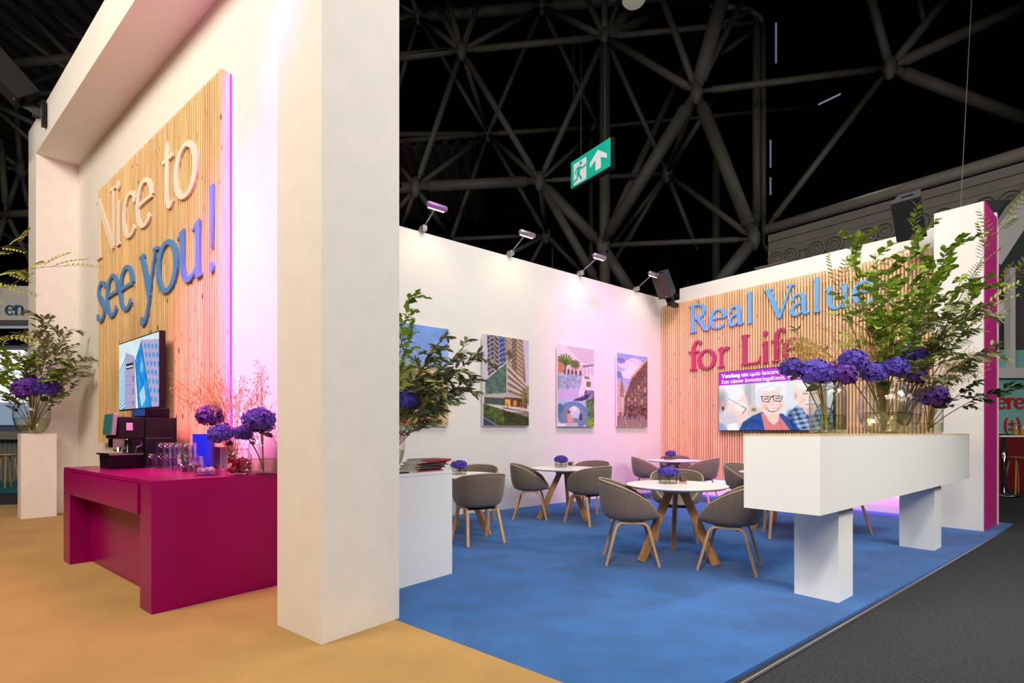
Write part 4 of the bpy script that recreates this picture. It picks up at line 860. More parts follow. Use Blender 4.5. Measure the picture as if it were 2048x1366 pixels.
# ------------------------------------------------------------------ magenta bar counter
CX0, CX1, CY0, CY1, CZ = -3.83, -1.386, -.445, .47, .92
ct = inframe('bar_counter', FL, 'glossy magenta bar counter with recessed front', 'counter', 0, 0)
obj('worktop', MB().box(CX0+.003, CX1-.003, CY0+.003, CY1, CZ-.03, CZ), M['magenta'], ct)
obj('end_panel', MB().box(CX1-.235, CX1, CY0, CY1, 0, CZ-.0305), M['magenta'], ct, bevel=.003)
obj('end_panel', MB().box(CX0, CX0+.235, CY0, CY1, 0, CZ-.0305), M['magenta'], ct, bevel=.003)
obj('drawer_front', MB().box(CX0+.242, CX1-.247, CY0-.012, CY1-.05, .672, CZ-.034), M['magenta'], ct, bevel=.003)
obj('back_panel', MB().box(CX0+.236, CX1-.236, CY0+.16, CY0+.18, .03, .671), M['magenta'], ct)
obj('plinth', MB().box(CX0+.236, CX1-.236, CY0+.17, CY0+.19, 0, .03), M['magenta'], ct)

# ------------------------------------------------------------------ wall lamps on the poster wall, loudspeakers
for i, (u, v, hu, hv, lab) in enumerate(((841,451,874,413,'violet tinted arm lamp on the poster wall next to the pillar'), (1015,499,1056,468,'arm lamp on the poster wall above the tower picture'), (1155,538,1198,513,'arm lamp on the poster wall above the atrium picture'), (1267,569,1309,549,'arm lamp on the poster wall beside the corner loudspeaker'))):
    x, _ = F1.hit(u, v, 0.04); q = .5
    for k in range(30):
        _x, _z = F1.hit(hu, hv, -q)
        if _x < x: q -= .02 if q > .1 else 0
        else: q += .02
    q = min(max(q, .3), .75); _, hz = F1.hit(hu, hv, -q); hz = max(hz, 4.28)
    lm = inframe('arm_lamp', F1, lab, 'lamp', x, 0, 4.19, 'arm lamps along the poster wall')
    obj('clamp', MB().box(-.05, .05, -.02, .11, .001, .03).box(-.035, .035, -.10, .02, .0, .075), M['alu'], lm, bevel=.006)
    obj('arm', MB().tube([(0, -.05, .05), (0, -q+.04, hz-4.19)], .011, 8), M['alu'], lm, smooth=True)
    m_ = M['alu'] if i else mat('violet_lamp', (176, 120, 190), .4, .3)
    hd = obj('lamp_head', MB().tube([(-.16, -q, hz-4.19), (-.14, -q, hz-4.19), (.14, -q, hz-4.19), (.16, -q, hz-4.19)], [.03, .042, .042, .03], 10), m_, lm, smooth=True)
    obj('lens', MB().box(-.13, .13, -q+.008, -q+.038, hz-4.19-.043, hz-4.19-.036), emit('lamp_lens', (255, 236, 200), 2.0), hd)
    spot('arm_lamp_light', F1.w(x, -q+.0, hz-.07), F1.w(x, .05, 2.6), 12, 130, (1, .86, .62), .9, .06)
def speaker(name, loc, fr, yaw, tilt, sx, sy, sz, mfront, label, drop, case=None):
    t = thing(name, label, 'loudspeaker', loc, fr.a+math.radians(yaw))
    b = obj('cabinet', MB().slab([(-sx/2, 0), (sx/2, 0), (sx*.36, sy), (-sx*.36, sy)], 0, sz), case or M['speaker_grey'], t, (0, 0, 0), (math.radians(tilt), 0, 0), bevel=.006)
    obj('grille', MB().box(-sx/2+.012, sx/2-.012, -.008, .004, .012, sz-.012), mfront, b)
    obj('handle_slot', MB().box(-.07, .07, sy*.35, sy*.55, sz-.01, sz+.002), M['black'], b)
    obj('badge', MB().box(sx*.1, sx*.18, -.012, -.006, .03, .055), M['alu'], b)
    obj('bracket', MB().box(-.05, .05, sy*.5, sy+.14, -drop, -drop+.08).bar([(0, sy*.7, .12), (0, sy+.05, -drop+.04)], .06, .05), M['black'], t)
    return t
P = at(1331, 597, 10.75); speaker('loudspeaker', P, F2, 2, 36, .30, .28, .50, M['speaker_cloth'], 'grey loudspeaker tilted down in the corner above the poster wall', .12)
xs, zs = F2.hit(1826, 482, -.45); speaker('loudspeaker', F2.w(xs, -.52, zs), F2, 2, 38, .36, .30, .60, M['black_matt'], 'black loudspeaker tilted down above the slatted wall by the right pillar', .14)
# black loudspeaker held out from the header beam
P = at(34, 207, 7.7); t = speaker('loudspeaker', P, FL, -5, 44, .36, .34, .62, M['black_matt'], 'black loudspeaker held out on an arm from the bar header', .1, M['black_matt'])
Q = FL.w(FL.hit(92, 232, -.01)[0], -.01, FL.hit(92, 232, -.01)[1]); D = Q-P; ca, sa = math.cos(-t.rotation_euler.z), math.sin(-t.rotation_euler.z)
Ql = Vector((D.x*ca-D.y*sa, D.x*sa+D.y*ca, D.z)); obj('arm', MB().bar([(0, .06, .05), Ql], .12, .05).box(Ql.x-.05, Ql.x+.05, Ql.y-.05, Ql.y, Ql.z-.16, Ql.z+.2), M['black'], t)
# ================================================================== things on the counter
def onL(x, y, z=CZ): return FL.w(x, y, z)
cm = inframe('coffee_machine', FL, 'black automatic coffee machine with green touch screen on the magenta bar', 'coffee machine', -3.42, 0, CZ)
obj('body', MB().box(0, .40, .0, .27, .012, .485), M['black'], cm, bevel=.008)
obj('side_block', MB().box(.12, .43, -.01, .24, .012, .30), M['black'], cm, bevel=.02)
obj('head', MB().prism([(0, .28), (.40, .28), (.40, .485), (0, .485)], -.21, .0), M['black'], cm, bevel=.012)
sc_ = obj('touch_screen', MB().box(.12, .39, -.018, .018, -.10, .10), M['alu'], cm, (0, -.235, .415), (math.radians(-5), 0, 0), bevel=.006)
obj('display', MB().box(.13, .38, -.021, -.017, -.085, .09), emit('green_display', (20, 84, 74), .6), sc_)
obj('spout', MB().box(.13, .27, -.22, -.12, .20, .28).lathe([(.02, .16), (.028, .2), (.028, .21), (0, .21)], 12, (.17, -.17, 0)).lathe([(.02, .16), (.028, .2), (.028, .21), (0, .21)], 12, (.23, -.17, 0)), M['chrome'], cm)
obj('drip_tray', MB().prism([(.03, .0), (.37, .0), (.40, .13), (0, .13)], -.26, .0), M['black'], cm, bevel=.006)
obj('tray_grid', MB().box(-.005, .405, -.28, -.0, .131, .146), M['chrome'], cm)
obj('column', MB().box(.26, .39, -.10, .0, .146, .28), M['black'], cm)
obj('milk_jug', MB().lathe([(.045, 0), (.05, .01), (.042, .10), (.05, .12), (.046, .12), (.038, .1), (.044, .014), (0, .012)], 20, (.17, -.07, .147)), M['chrome'], cm, smooth=True)
obj('bean_hopper', MB().prism([(.06, .486), (.38, .486), (.40, .575), (.05, .575)], .0, .21), M['black'], cm, bevel=.006)
obj('hopper_window', MB().box(.05, .39, -.004, .0, .50, .565), mat('blue_plastic', (40, 90, 150), .2), cm)
obj('sticker', MB().box(.4002, .402, -.15, -.10, .36, .43), mat('pink_sticker', (228, 178, 214), .6), cm)
obj('steam_valve', MB().tube([(.43, -.04, .22), (.43, -.08, .2), (.43, -.09, .15)], .012, 8).lathe([(.022, -.012), (.022, .012), (0, .012)], 12, (.43, -.05, .235)), M['chrome'], cm)
# tumblers upside down, some stacked in two layers
tum = MB().lathe([(.048, 0), (.050, .006), (.040, .085), (.0395, .135), (.036, .141), (0, .142), (0, .128), (.035, .126), (.037, .085), (.0465, .006), (.048, 0)], 20).mesh('tumbler', M['glass'], True)
for ti, (u, dy, stk) in enumerate(((303,.0,1), (322,.05,2), (334,.02,2), (345,.09,2), (356,.04,2), (373,.08,2), (384,.14,2))):
    yy = .03+dy
    best = min((abs((CX+F*FL.w(x*.01, yy).x/FL.w(x*.01, yy).y)-u), x*.01) for x in range(-340, -180))[1]
    for k in range(stk):
        link('tumbler', tum, None, onL(best, yy, CZ+.001+.104*k), (0, 0, 0), None if 0 else ('single upside down glass tumbler in front of the coffee machine' if stk == 1 else (('lower' if k == 0 else 'upper')+' upside down tumbler of the '+('', 'first', 'second', 'third', 'fourth', 'fifth', 'sixth')[ti]+' stack right of the coffee machine')), 'glass', 'glass tumblers stacked upside down on the bar')
def cpos(u, v, z=CZ): return fl(u, v, z)
def cup(u, v, lab, m_fill):
    P = cpos(u, v); t = thing('sugar_glass', lab, 'glass', P)
    obj('glass', MB().lathe([(.028, 0), (.044, .075), (.041, .075), (.026, .006), (0, .006)], 18), M['glass'], t, smooth=True)
    f = MB()
    for i in range(14):
        a = random.random()*6.28; r_ = .022*random.random(); f.bar([(r_*math.cos(a), r_*math.sin(a), .008), (r_*1.7*math.cos(a+.3), r_*1.7*math.sin(a+.3), .085+.02*random.random())], .012, .003, (math.sin(a), math.cos(a), 0))
    obj('sachets', f, m_fill, t, kind='stuff')
cup(368, 946, 'small glass of dark violet sachets on the bar', mat('violet_sachet', (58, 34, 92), .5))
cup(386, 945, 'small glass of silver sachets on the bar beside the violet ones', mat('silver_sachet', (150, 140, 150), .35, .4))
def bowl(P, r, h, lab, fill=None):
    t = thing('glass_bowl', lab, 'bowl', P)
    obj('bowl', MB().lathe([(r*.9, 0), (r, .012), (r, h), (r-.006, h), (r-.007, .016), (0, .014)], 28), M['glass'], t, smooth=False)
    if fill:
        f = MB()
        for i in range(26):
            a = random.random()*6.28; q = (r-.03)*math.sqrt(random.random()); f.lathe([(0, -.012), (.014, -.006), (.014, .006), (0, .012)], 6, (q*math.cos(a), q*math.sin(a), .03+.025*random.random()))
        obj('sweets', f, fill, t, kind='stuff')
bowl(cpos(415, 950), .095, .085, 'low round glass bowl of sweets at the front of the bar', mat('clear_sweets', (206, 178, 190), .3))
bowl(FL.w(-2.33, .16, CZ), .085, .13, 'glass bowl behind the low one on the bar', mat('dark_sweets', (40, 30, 50), .4))
bf = inframe('blue_folder', FL, 'bright blue upright document box against the pine panel', 'folder', -2.80, .33, CZ)
bfm = mat('cobalt_card', (12, 48, 206), .45)
for q in (0, .046): obj('cover', MB().box(0, .33, q, q+.004, 0, .325), bfm, bf)
obj('spine', MB().box(-.004, 0, 0, .05, 0, .325), bfm, bf)
obj('fore_edge', MB().box(.33, .334, 0, .05, 0, .325), bfm, bf)
obj('pages', MB().box(.002, .325, .006, .044, .004, .32), M['white'], bf)

# ================================================================== vases
def vase(P, prof, lab, fill=.35, m=None, seg=32, cat='vase', name='glass_vase'):
    t = thing(name, lab, cat, P); w_ = .006
    obj('glass', MB().lathe([(0, .0)]+prof+[(prof[-1][0]-.004, prof[-1][1]+.003), (prof[-1][0]-w_, prof[-1][1]-.004)], seg), m or M['glass'], t, smooth=True)
    H_ = prof[-1][1]; zt_ = H_*fill; wp = [(0, .013)]
    for (r0, z0), (r1, z1) in zip(prof[:-1], prof[1:]):
        if z0 < zt_:
            if z0 > .013: wp.append((r0-w_-.002, z0))
            if z1 >= zt_: wp.append((r0+(r1-r0)*(zt_-z0)/(z1-z0)-w_-.002, zt_)); break
    wp.insert(1, (max(prof[1][0]-w_-.004, .01), .014)); wp.append((0, zt_))
    if fill > 0: obj('water', MB().lathe(wp, seg), M['water'], t, smooth=False)
    return t
def round_prof(R, H_, mouth=.45, n=14):
    o = [(R*.35, 0), (R*.45, .004)]
    for i in range(1, n+1):
        a = -math.pi/2+.42+(math.pi-.42-.62)*i/n; o.append((R*math.cos(a)**.8, H_*.5+H_*.56*math.sin(a)*.98))
    z = o[-1][1]; r_ = o[-1][0]; o += [(r_*.97, z+.012), (r_*1.0, z+.025)]; return [(a, max(0, b)) for a, b in o]
def jar_prof(R, H_, neck=.66):
    return [(R*.8, 0), (R*.95, .008), (R, .03), (R, H_*.70), (R*.97, H_*.78), (R*.86, H_*.86), (R*neck, H_*.92), (R*neck, H_*.96), (R*neck*1.06, H_*.975), (R*neck*1.06, H_)]
def onP(x, y): return FP.w(x, y, 1.249)
VA = onP(2.24, .25); VB = onP(2.85, .30); VC = onP(3.8, .26); V1 = onP(.83, .25); V2 = onP(1.16, .33)
vase(V1, jar_prof(.128, .42), 'clear shouldered glass jar of hydrangeas at the near end of the planter', .34)
vase(V2, jar_prof(.085, .40, .8), 'narrow clear glass jar just behind the near planter jar', .2)
vase(VA, round_prof(.225, .50), 'large egg shaped glass vase in the middle of the planter', .40)
vase(VB, round_prof(.20, .50), 'second egg shaped glass vase behind the large planter vase', .40)
vase(VC, jar_prof(.145, .36), 'glass jar with hydrangea at the far end of the planter', .34)
VP = FL.w(pd0.x-.095, pd0.y+.135, 1.251)
vase(VP, round_prof(.215, .55), 'round glass vase of leafy branches on the white pedestal', .42)
VD = FL.w(-.88, 1.10, .923)
vase(VD, round_prof(.205, .46), 'round glass vase on the white desk, mostly behind the pillar', .4)
J1 = cpos(478, 950); J2 = cpos(527, 947.5); J3 = cpos(456, 944)+Vector((0, .10, 0)); J3.z = CZ; J4 = FL.w(-2.0, .33, CZ)
vase(J1, jar_prof(.092, .205, .72), 'squat glass jar of red sweets at the front of the bar', 0, M['jar_glass'])
vase(J2, jar_prof(.115, .305, .7), 'tall glass jar of hydrangeas on the bar next to the pillar', .40, M['jar_glass'])
vase(J3, jar_prof(.075, .24, .7), 'slim glass jar holding the left hydrangeas on the bar', .45, M['jar_glass'])
vase(J4, jar_prof(.07, .28, .5), 'clear empty bottle at the back of the bar', 0, M['jar_glass'])
sw = MB()
for i in range(70):
    a = random.random()*6.28; q = .075*math.sqrt(random.random()); z = .02+.11*random.random()
    d = Vector((random.uniform(-1, 1), random.uniform(-1, 1), random.uniform(-.6, .6))).normalized()*.016
    c = Vector((q*math.cos(a), q*math.sin(a), z)); sw.tube([c-d*1.4, c-d, c+d, c+d*1.4], [.004, .009, .009, .004], 6)
obj('wrapped_sweets', sw, mat('red_sweets', (150, 24, 50), .35, var=.6, scale=60), None, J1, kind='stuff', label='red and white wrapped sweets inside the squat bar jar', cat='sweets')

# ================================================================== plants
def leaf_mesh(name, wd, m, curl=.12, tip=1.0):
    xs_ = (0, .22, .5, .78, 1.0); ws = (0, .75, 1.0, .62*tip, 0)
    vs_, fs_ = [], []
    for i, (x, w_) in enumerate(zip(xs_, ws)):
        z = -curl*(x*x)*.6
        vs_ += [(x, -wd/2*w_, z+.07*w_*wd), (x, 0, z), (x, wd/2*w_, z+.07*w_*wd)]
    for i in range(4):
        a = i*3
        if i == 0: fs_ += [(1, 3, 4), (1, 4, 5)]
        elif i == 3: fs_ += [(a, a+4, a+1), (a+1, a+4, a+2)]
        else: fs_ += [(a, a+3, a+4, a+1), (a+1, a+4, a+5, a+2)]
    me = bpy.data.meshes.new(name); me.from_pydata(vs_, [], fs_); bm = bmesh.new(); bm.from_mesh(me)
    bmesh.ops.delete(bm, geom=[v for v in bm.verts if not v.link_faces], context='VERTS'); bm.to_mesh(me); bm.free()
    me.materials.append(m); me.polygons.foreach_set('use_smooth', [True]*len(me.polygons)); return me
LEAF = {'olive': leaf_mesh('leaf', .30, M['leaf_olive']), 'birch': leaf_mesh('leaf', .72, M['leaf'], .2, .7), 'dark': leaf_mesh('leaf', .46, M['leaf_dark']), 'lime': leaf_mesh('leaf', .40, M['leaf_lime'], .05), 'narrow': leaf_mesh('leaf', .2, M['leaf_olive']), 'hyd': leaf_mesh('leaf', .62, M['leaf_dark'], .25)}
def put_leaf(kind, parent, P, d, s, roll=None):
    d = d.normalized(); q = d.to_track_quat('X', 'Z'); o = bpy.data.objects.new('leaf', LEAF[kind]); COL.objects.link(o)
    o.parent = parent; o.location = P; r_ = roll if roll is not None else random.uniform(-.9, .9)
    o.rotation_mode = 'QUATERNION'; o.rotation_quaternion = q @ Vector((1, 0, 0)).rotation_difference(Vector((1, 0, 0))) @ Matrix.Rotation(r_, 3, 'X').to_quaternion()
    o.scale = (s, s, s); return o
def bez(a, b, c, t): return a*(1-t)**2+b*2*t*(1-t)+c*t*t
def branch(label, base, tip, kind, n, size, start=.3, droop=.12, twigs=11, spread=.3, group=None, name=None, cat='branch', lift=.35):
    base, tip = Vector(base), Vector(tip); t = thing(name or 'leafy_branch', label, cat, base, 0, group)
    L_ = (tip-base).length; mid = (base+tip)/2+Vector((0, 0, L_*lift*.5))+Vector((random.uniform(-.04, .04), random.uniform(-.04, .04), 0))
    z0 = Vector((0, 0, 0)); E = tip-base; Mi = mid-base; ns = 12
    main = [bez(z0, Mi, E, i/ns) for i in range(ns+1)]
    mb = MB().tube(main, [.0055*(1-.75*i/ns) for i in range(ns+1)], 6)
    segs = []
    for k in range(twigs):
        f = start+(1-start)*(k+.3)/twigs; p = bez(z0, Mi, E, f); dd = (bez(z0, Mi, E, min(1, f+.05))-p).normalized() if f < .95 else (E-p).normalized()
        rnd = Vector((random.uniform(-1, 1), random.uniform(-1, 1), random.uniform(-.8, .8)))
        q = p+(dd*.9+rnd*.75).normalized()*L_*spread*(1.15-.6*f)*random.uniform(.7, 1.15)-Vector((0, 0, droop*L_*.3))
        c_ = (p+q)/2+Vector((0, 0, .03)); tw = [bez(p, c_, q, i/5) for i in range(6)]
        mb.tube(tw, [.0028*(1-.6*i/5) for i in range(6)], 5); segs.append((p, c_, q))
    segs.append((bez(z0, Mi, E, .62), bez(z0, Mi, E, .82), E))
    obj('stem', mb, M['twig'], t, smooth=True)
    per = max(1, int(n*1.9)//len(segs)); alt = 1
    for p, c_, q in segs:
        for i in range(per):
            f = .12+.88*(i+random.random()*.5)/per; P = bez(p, c_, q, f); dd = (bez(p, c_, q, min(1, f+.08))-P+ (q-p)*.02).normalized()
            side = dd.cross(Vector((0, 0, 1))); side = side.normalized() if side.length > 1e-3 else Vector((1, 0, 0)); alt = -alt
            d = dd*.75+side*alt*random.uniform(.35, .9)+Vector((0, 0, random.uniform(-.55, .35)))
            put_leaf(kind, t, P, d, size*random.uniform(.7, 1.2))
    return t
def pinnate(label, base, tip, fronds, size, group=None, droop=.08):
    base, tip = Vector(base), Vector(tip); t = thing('pinnate_branch', label, 'branch', base, 0, group)
    E = tip-base; L_ = E.length; Mi = E*.5+Vector((0, 0, .12*L_)); z0 = Vector((0, 0, 0)); main = [bez(z0, Mi, E, i/10) for i in range(11)]
    mb = MB().tube(main, [.006*(1-.7*i/10) for i in range(11)], 6)
    for k in range(fronds):
        f = .35+.65*(k+.5)/fronds; p = bez(z0, Mi, E, f); dd = (E-Mi*.4).normalized(); rnd = Vector((random.uniform(-1, 1), random.uniform(-1, 1), random.uniform(-.7, .8)))
        fd = (dd+rnd*.8).normalized(); fl_ = size*4.6*random.uniform(.8, 1.15); q = p+fd*fl_-Vector((0, 0, droop*fl_)); c_ = p+fd*fl_*.5+Vector((0, 0, .02))
        mb.tube([bez(p, c_, q, i/4) for i in range(5)], .0016, 4)
        up = Vector((random.uniform(-.3, .3), random.uniform(-.9, -.2), .6)).normalized(); side = fd.cross(up).normalized(); nl = 7
        for i in range(nl):
            P = bez(p, c_, q, .15+.8*i/(nl-1))
            for s in (-1, 1): put_leaf('lime', t, P, fd*.55+side*s, size*(1-.35*abs(i/(nl-1)-.4)), 0)
        put_leaf('lime', t, q, fd, size*.8, 0)
    obj('stem', mb, M['twig'], t, smooth=True); return t
# hydrangea heads
def bloom_mesh(seed, m, n=120, low=-.85):
    R = random.Random(seed); mb = MB()
    mb.lathe([(0, -.6), (.4, -.5), (.66, -.1), (.62, .35), (.36, .6), (0, .66)], 10)
    for i in range(n):
        z = 1-(1-low)*(i+.5)/n; a = i*2.39996+R.uniform(-.2, .2); r_ = math.sqrt(max(0, 1-z*z)); nrm = Vector((r_*math.cos(a), r_*math.sin(a), z*.86)).normalized()
        nrm = (nrm+Vector((R.uniform(-.3, .3), R.uniform(-.3, .3), R.uniform(-.3, .3)))).normalized()
        c = Vector((r_*math.cos(a), r_*math.sin(a), z*.82))*R.uniform(.78, 1.0)
        e1 = nrm.orthogonal().normalized(); e1 = Matrix.Rotation(R.uniform(0, 6.28), 3, nrm) @ e1; e2 = nrm.cross(e1); s = R.uniform(.17, .25)
        for k in range(4):
            th = k*math.pi/2; d = e1*math.cos(th)+e2*math.sin(th); sd = nrm.cross(d); cup_ = R.uniform(-.02, .09)
            mb.add([c, c+d*s*.6+sd*s*.52+nrm*.03, c+d*s*1.15+nrm*cup_, c+d*s*.6-sd*s*.52+nrm*.03], [(0, 3, 2, 1)])
    return mb.mesh('bloom', m, fix=False)
BL = [bloom_mesh(1, M['bloom']), bloom_mesh(2, M['bloom']), bloom_mesh(3, M['bloom_violet']), bloom_mesh(4, M['bloom'])]
def hydrangea(label, base, head, r_, k=0, leaves=2, group=None, tilt=(0, 0)):
    base, head = Vector(base), Vector(head); t = thing('hydrangea', label, 'hydrangea', base, 0, group); E = head-base
    Mi = Vector((E.x*.25, E.y*.25, E.z*.6)); st_ = MB().tube([bez(Vector((0, 0, .0)), Mi, E, i/8) for i in range(9)], .0055, 6); obj('stem', st_, M['stem'], t, smooth=True)
    b = link('bloom', BL[k % 4], t, E, (random.uniform(-.3, .3)+tilt[0], random.uniform(-.3, .3)+tilt[1], random.uniform(0, 6.28)), kind='stuff'); b.scale = (r_, r_, r_*.95)
    for i in range(leaves):
        f = .74+.12*i; P = bez(Vector((0, 0, 0)), Mi, E, f); a = random.uniform(0, 6.28); put_leaf('hyd', t, P, Vector((math.cos(a), math.sin(a), -.2)), r_*random.uniform(.9, 1.2))
    return t
def grass(label, base, centre, rad, n, name='dried_grass', length=.16):
    base, centre = Vector(base), Vector(centre); mb = MB(); z0 = Vector((0, 0, 0)); E0 = centre-base
    for i in range(n):
        E = E0+Vector((random.gauss(0, rad[0]), random.gauss(0, rad[1]), random.gauss(0, rad[2]))); Mi = Vector((E.x*.3, E.y*.3, E.z*.75))
        mb.tube([bez(z0, Mi, E, k/6) for k in range(7)], [.0022-.0001*k for k in range(7)], 3, False)
        for k in range(9):
            f = .72+.28*k/9; P = bez(z0, Mi, E, f); d = Vector((random.uniform(-1, 1), random.uniform(-1, 1), random.uniform(-.9, .5))).normalized()*length*random.uniform(.3, .7)*(1.2-f*.6)
            q = P+d; q2 = q+d.normalized()*.016-Vector((0, 0, .014))
            mb.tube([P, (P+q)/2+Vector((0, 0, .008)), q, q2], [.001, .001, .001, .001], 3, False); mb.tube([q, (q+q2)/2, q2+(q2-q)*.3], [.001, .004, .001], 4, False)
    return obj(name, mb, M['straw'], None, base, kind='stuff', label=label, cat='dried grass')

GB = 'leafy branches in the planter vases'
a_ = VA+Vector((0, 0, .04)); b_ = VB+Vector((0, 0, .04))
for lab, bs, (u, v, Y), kind, n, s in (
  ('birch branch leaning up left over the lettering Value', a_, (1695, 470, 4.8), 'birch', 64, .075),
  ('birch branch standing upright above the planter vases', a_, (1750, 505, 5.1), 'birch', 64, .08),
  ('birch branch reaching the top loudspeaker', b_, (1828, 455, 5.3), 'birch', 70, .08),
  ('birch branch reaching up right across the white pillar', b_, (1905, 490, 5.2), 'birch', 80, .082),
  ('birch branch bending right to the magenta pillar side', b_, (1968, 570, 5.0), 'birch', 70, .082),
  ('birch branch in the heart of the planter bouquet', a_, (1800, 590, 4.9), 'birch', 70, .075),
  ('birch branch leaning left in front of the slats', a_, (1722, 600, 5.0), 'birch', 56, .07), ('birch branch just right of the letter u', a_, (1775, 540, 4.7), 'birch', 80, .08), ('birch branch at the left edge of the white pillar', b_, (1868, 530, 4.9), 'birch', 86, .082), ('short birch branch above the second egg vase', b_, (1850, 590, 5.4), 'birch', 86, .08), ('birch branch ending halfway up the white pillar', b_, (1925, 555, 5.3), 'birch', 80, .08), ('short birch branch above the large egg vase', a_, (1762, 640, 4.8), 'birch', 70, .075)):
    branch(lab, bs, at(u, v, Y), kind, n, s, group=GB, name='birch_branch', spread=.28, lift=.25)
for lab, bs, (u, v, Y), kind, n, s in (
  ('silvery olive branch arching right across the white pillar', b_, (1960, 610, 4.9), 'olive', 76, .10),
  ('olive branch hanging right over the magenta side', b_, (1990, 690, 5.0), 'olive', 70, .095),
  ('olive branch drooping low right of the hydrangeas', b_, (1945, 720, 5.2), 'olive', 56, .09),
  ('olive branch low in the middle of the bouquet', a_, (1850, 640, 4.8), 'olive', 66, .09), ('silvery olive branch in front of the left pillar edge', b_, (1905, 600, 4.8), 'olive', 84, .10), ('short olive branch above the right hydrangeas', b_, (1890, 670, 5.0), 'olive', 70, .09)):
    branch(lab, bs, at(u, v, Y), kind, n, s, group=GB, name='olive_branch', droop=.3, lift=.5, spread=.26)
branch('narrow leaved branch stretching left toward the word Life', a_, at(1588, 668, 4.7), 'narrow', 80, .075, group=GB, name='narrow_leaf_branch', droop=.15, lift=.5, spread=.2)
branch('dark leaved sprig reaching far right past the magenta pillar', VC+Vector((0, 0, .04)), at(2052, 775, 5.4), 'dark', 66, .08, group=GB, name='dark_leaf_branch', droop=.1, lift=.45, spread=.17, start=.35)
branch('dark leaved sprig low beside the far planter jar', VC+Vector((0, 0, .04)), at(1950, 765, 5.5), 'dark', 40, .07, group=GB, name='dark_leaf_branch', droop=.1, lift=.4, spread=.2)
pinnate('pinnate branch rising to the top of the magenta pillar', b_, at(2020, 430, 4.8), 12, .065, GB)
pinnate('pinnate branch leaving the frame at the right', b_, at(2056, 520, 4.7), 10, .065, GB)
pinnate('pinnate branch left of the bouquet before the letter l', a_, at(1665, 560, 4.7), 10, .06, GB)
GH = 'purple hydrangeas in the planter vases'
for lab, bs, (u, v, Y), r_, k in (
  ('hydrangea head farthest left, in front of the screen banner', V1, (1584, 735, 4.05), .094, 0), ('large hydrangea head above the near planter jar', V1, (1633, 745, 3.95), .118, 1),
  ('hydrangea head right of the large one on the near jar', V1, (1686, 748, 4.05), .105, 2), ('hydrangea head standing tall left of the egg vase', VA, (1706, 722, 4.6), .12, 1),
  ('hydrangea head low at the left rim of the egg vase', VA, (1748, 745, 4.7), .115, 3), ('hydrangea head at the top centre of the bouquet', VA, (1782, 705, 5.1), .13, 0),
  ('hydrangea head in front at the mouth of the egg vase', VA, (1790, 735, 4.75), .115, 1), ('hydrangea head upper right of the egg vase', VB, (1826, 708, 5.2), .115, 3),
  ('shaded hydrangea head at the mouth of the second egg vase', VB, (1832, 752, 5.3), .10, 2), ('violet hydrangea head in the far planter jar', VC, (1868, 792, 5.8), .145, 2), ('small hydrangea head behind the far jar flower', VC, (1846, 790, 6.0), .10, 0)):
    hydrangea(lab, bs+Vector((random.uniform(-.03, .03), random.uniform(-.03, .03), .03)), at(u, v, Y), r_, k, 2, GH)
grass('dried grass tuft hanging left over the word Life', V1+Vector((0, 0, .03)), at(1600, 690, 4.2), (.09, .07, .06), 34)
grass('dried grass in the middle of the planter bouquet', VA+Vector((0, 0, .03)), at(1735, 660, 4.9), (.16, .1, .1), 50)
grass('dried grass right of the hydrangeas before the white pillar', VC+Vector((0, 0, .03)), at(1935, 715, 5.7), (.12, .1, .07), 40)
# bar flowers
GHb = 'purple hydrangeas on the bar'
for lab, bs, (u, v, Y), r_, k in (('hydrangea head at the upper left of the bar bouquet', J3, (420, 831, 4.2), .107, 2), ('pale hydrangea head hanging low above the slim bar jar', J3, (442, 867, 3.95), .092, 3),
  ('large hydrangea head over the tall bar jar by the pillar', J2, (519, 841, 4.1), .125, 1), ('small hydrangea head left of the tall bar jar', J2, (486, 866, 4.25), .078, 3)):
    hydrangea(lab, bs+Vector((0, 0, .02)), at(u, v, Y), r_, k, 2, GHb)
grass('dried grass fanning out above the bar hydrangeas', J3+Vector((0, 0, .02)), at(440, 775, 4.05), (.17, .05, .09), 44, length=.12)
grass('few dried grass stalks rising from the tall bar jar', J2+Vector((0, 0, .02)), at(505, 770, 4.1), (.08, .04, .1), 10, length=.12)
# pedestal bouquet
GP = 'branches in the pedestal vase'; c_ = VP+Vector((0, 0, .04))
for lab, (u, v, Y), kind, n, s in (
  ('olive branch rising straight up from the pedestal vase', (88, 630, 7.7), 'olive', 90, .105), ('olive branch leaning right above the pedestal vase', (165, 715, 7.35), 'olive', 80, .105), ('olive branch in the upper right of the pedestal bouquet', (135, 655, 7.7), 'olive', 80, .105),
  ('birch branch leaning left from the pedestal vase', (10, 700, 7.7), 'birch', 60, .10), ('birch branch low left of the pedestal vase', (-10, 745, 7.7), 'birch', 50, .10), ('olive branch in the core of the pedestal bouquet', (95, 690, 7.5), 'olive', 90, .10), ('dark sprig hanging right of the pedestal hydrangeas', (150, 775, 7.5), 'dark', 26, .06), ('olive branch upper left in the pedestal bouquet', (60, 660, 7.6), 'olive', 80, .105), ('olive branch right of centre in the pedestal bouquet', (122, 690, 7.5), 'olive', 90, .105), ('birch branch low right in the pedestal bouquet', (140, 730, 7.5), 'birch', 60, .095), ('birch branch left of centre in the pedestal bouquet', (48, 715, 7.4), 'birch', 60, .095), ('dark sprig hanging left of the pedestal hydrangeas', (5, 790, 7.6), 'dark', 30, .07)):
    branch(lab, c_, at(u, v, Y), kind, n, s, group=GP, name={'olive': 'olive_branch', 'birch': 'birch_branch', 'dark': 'dark_leaf_branch'}[kind], spread=.3, lift=.25)
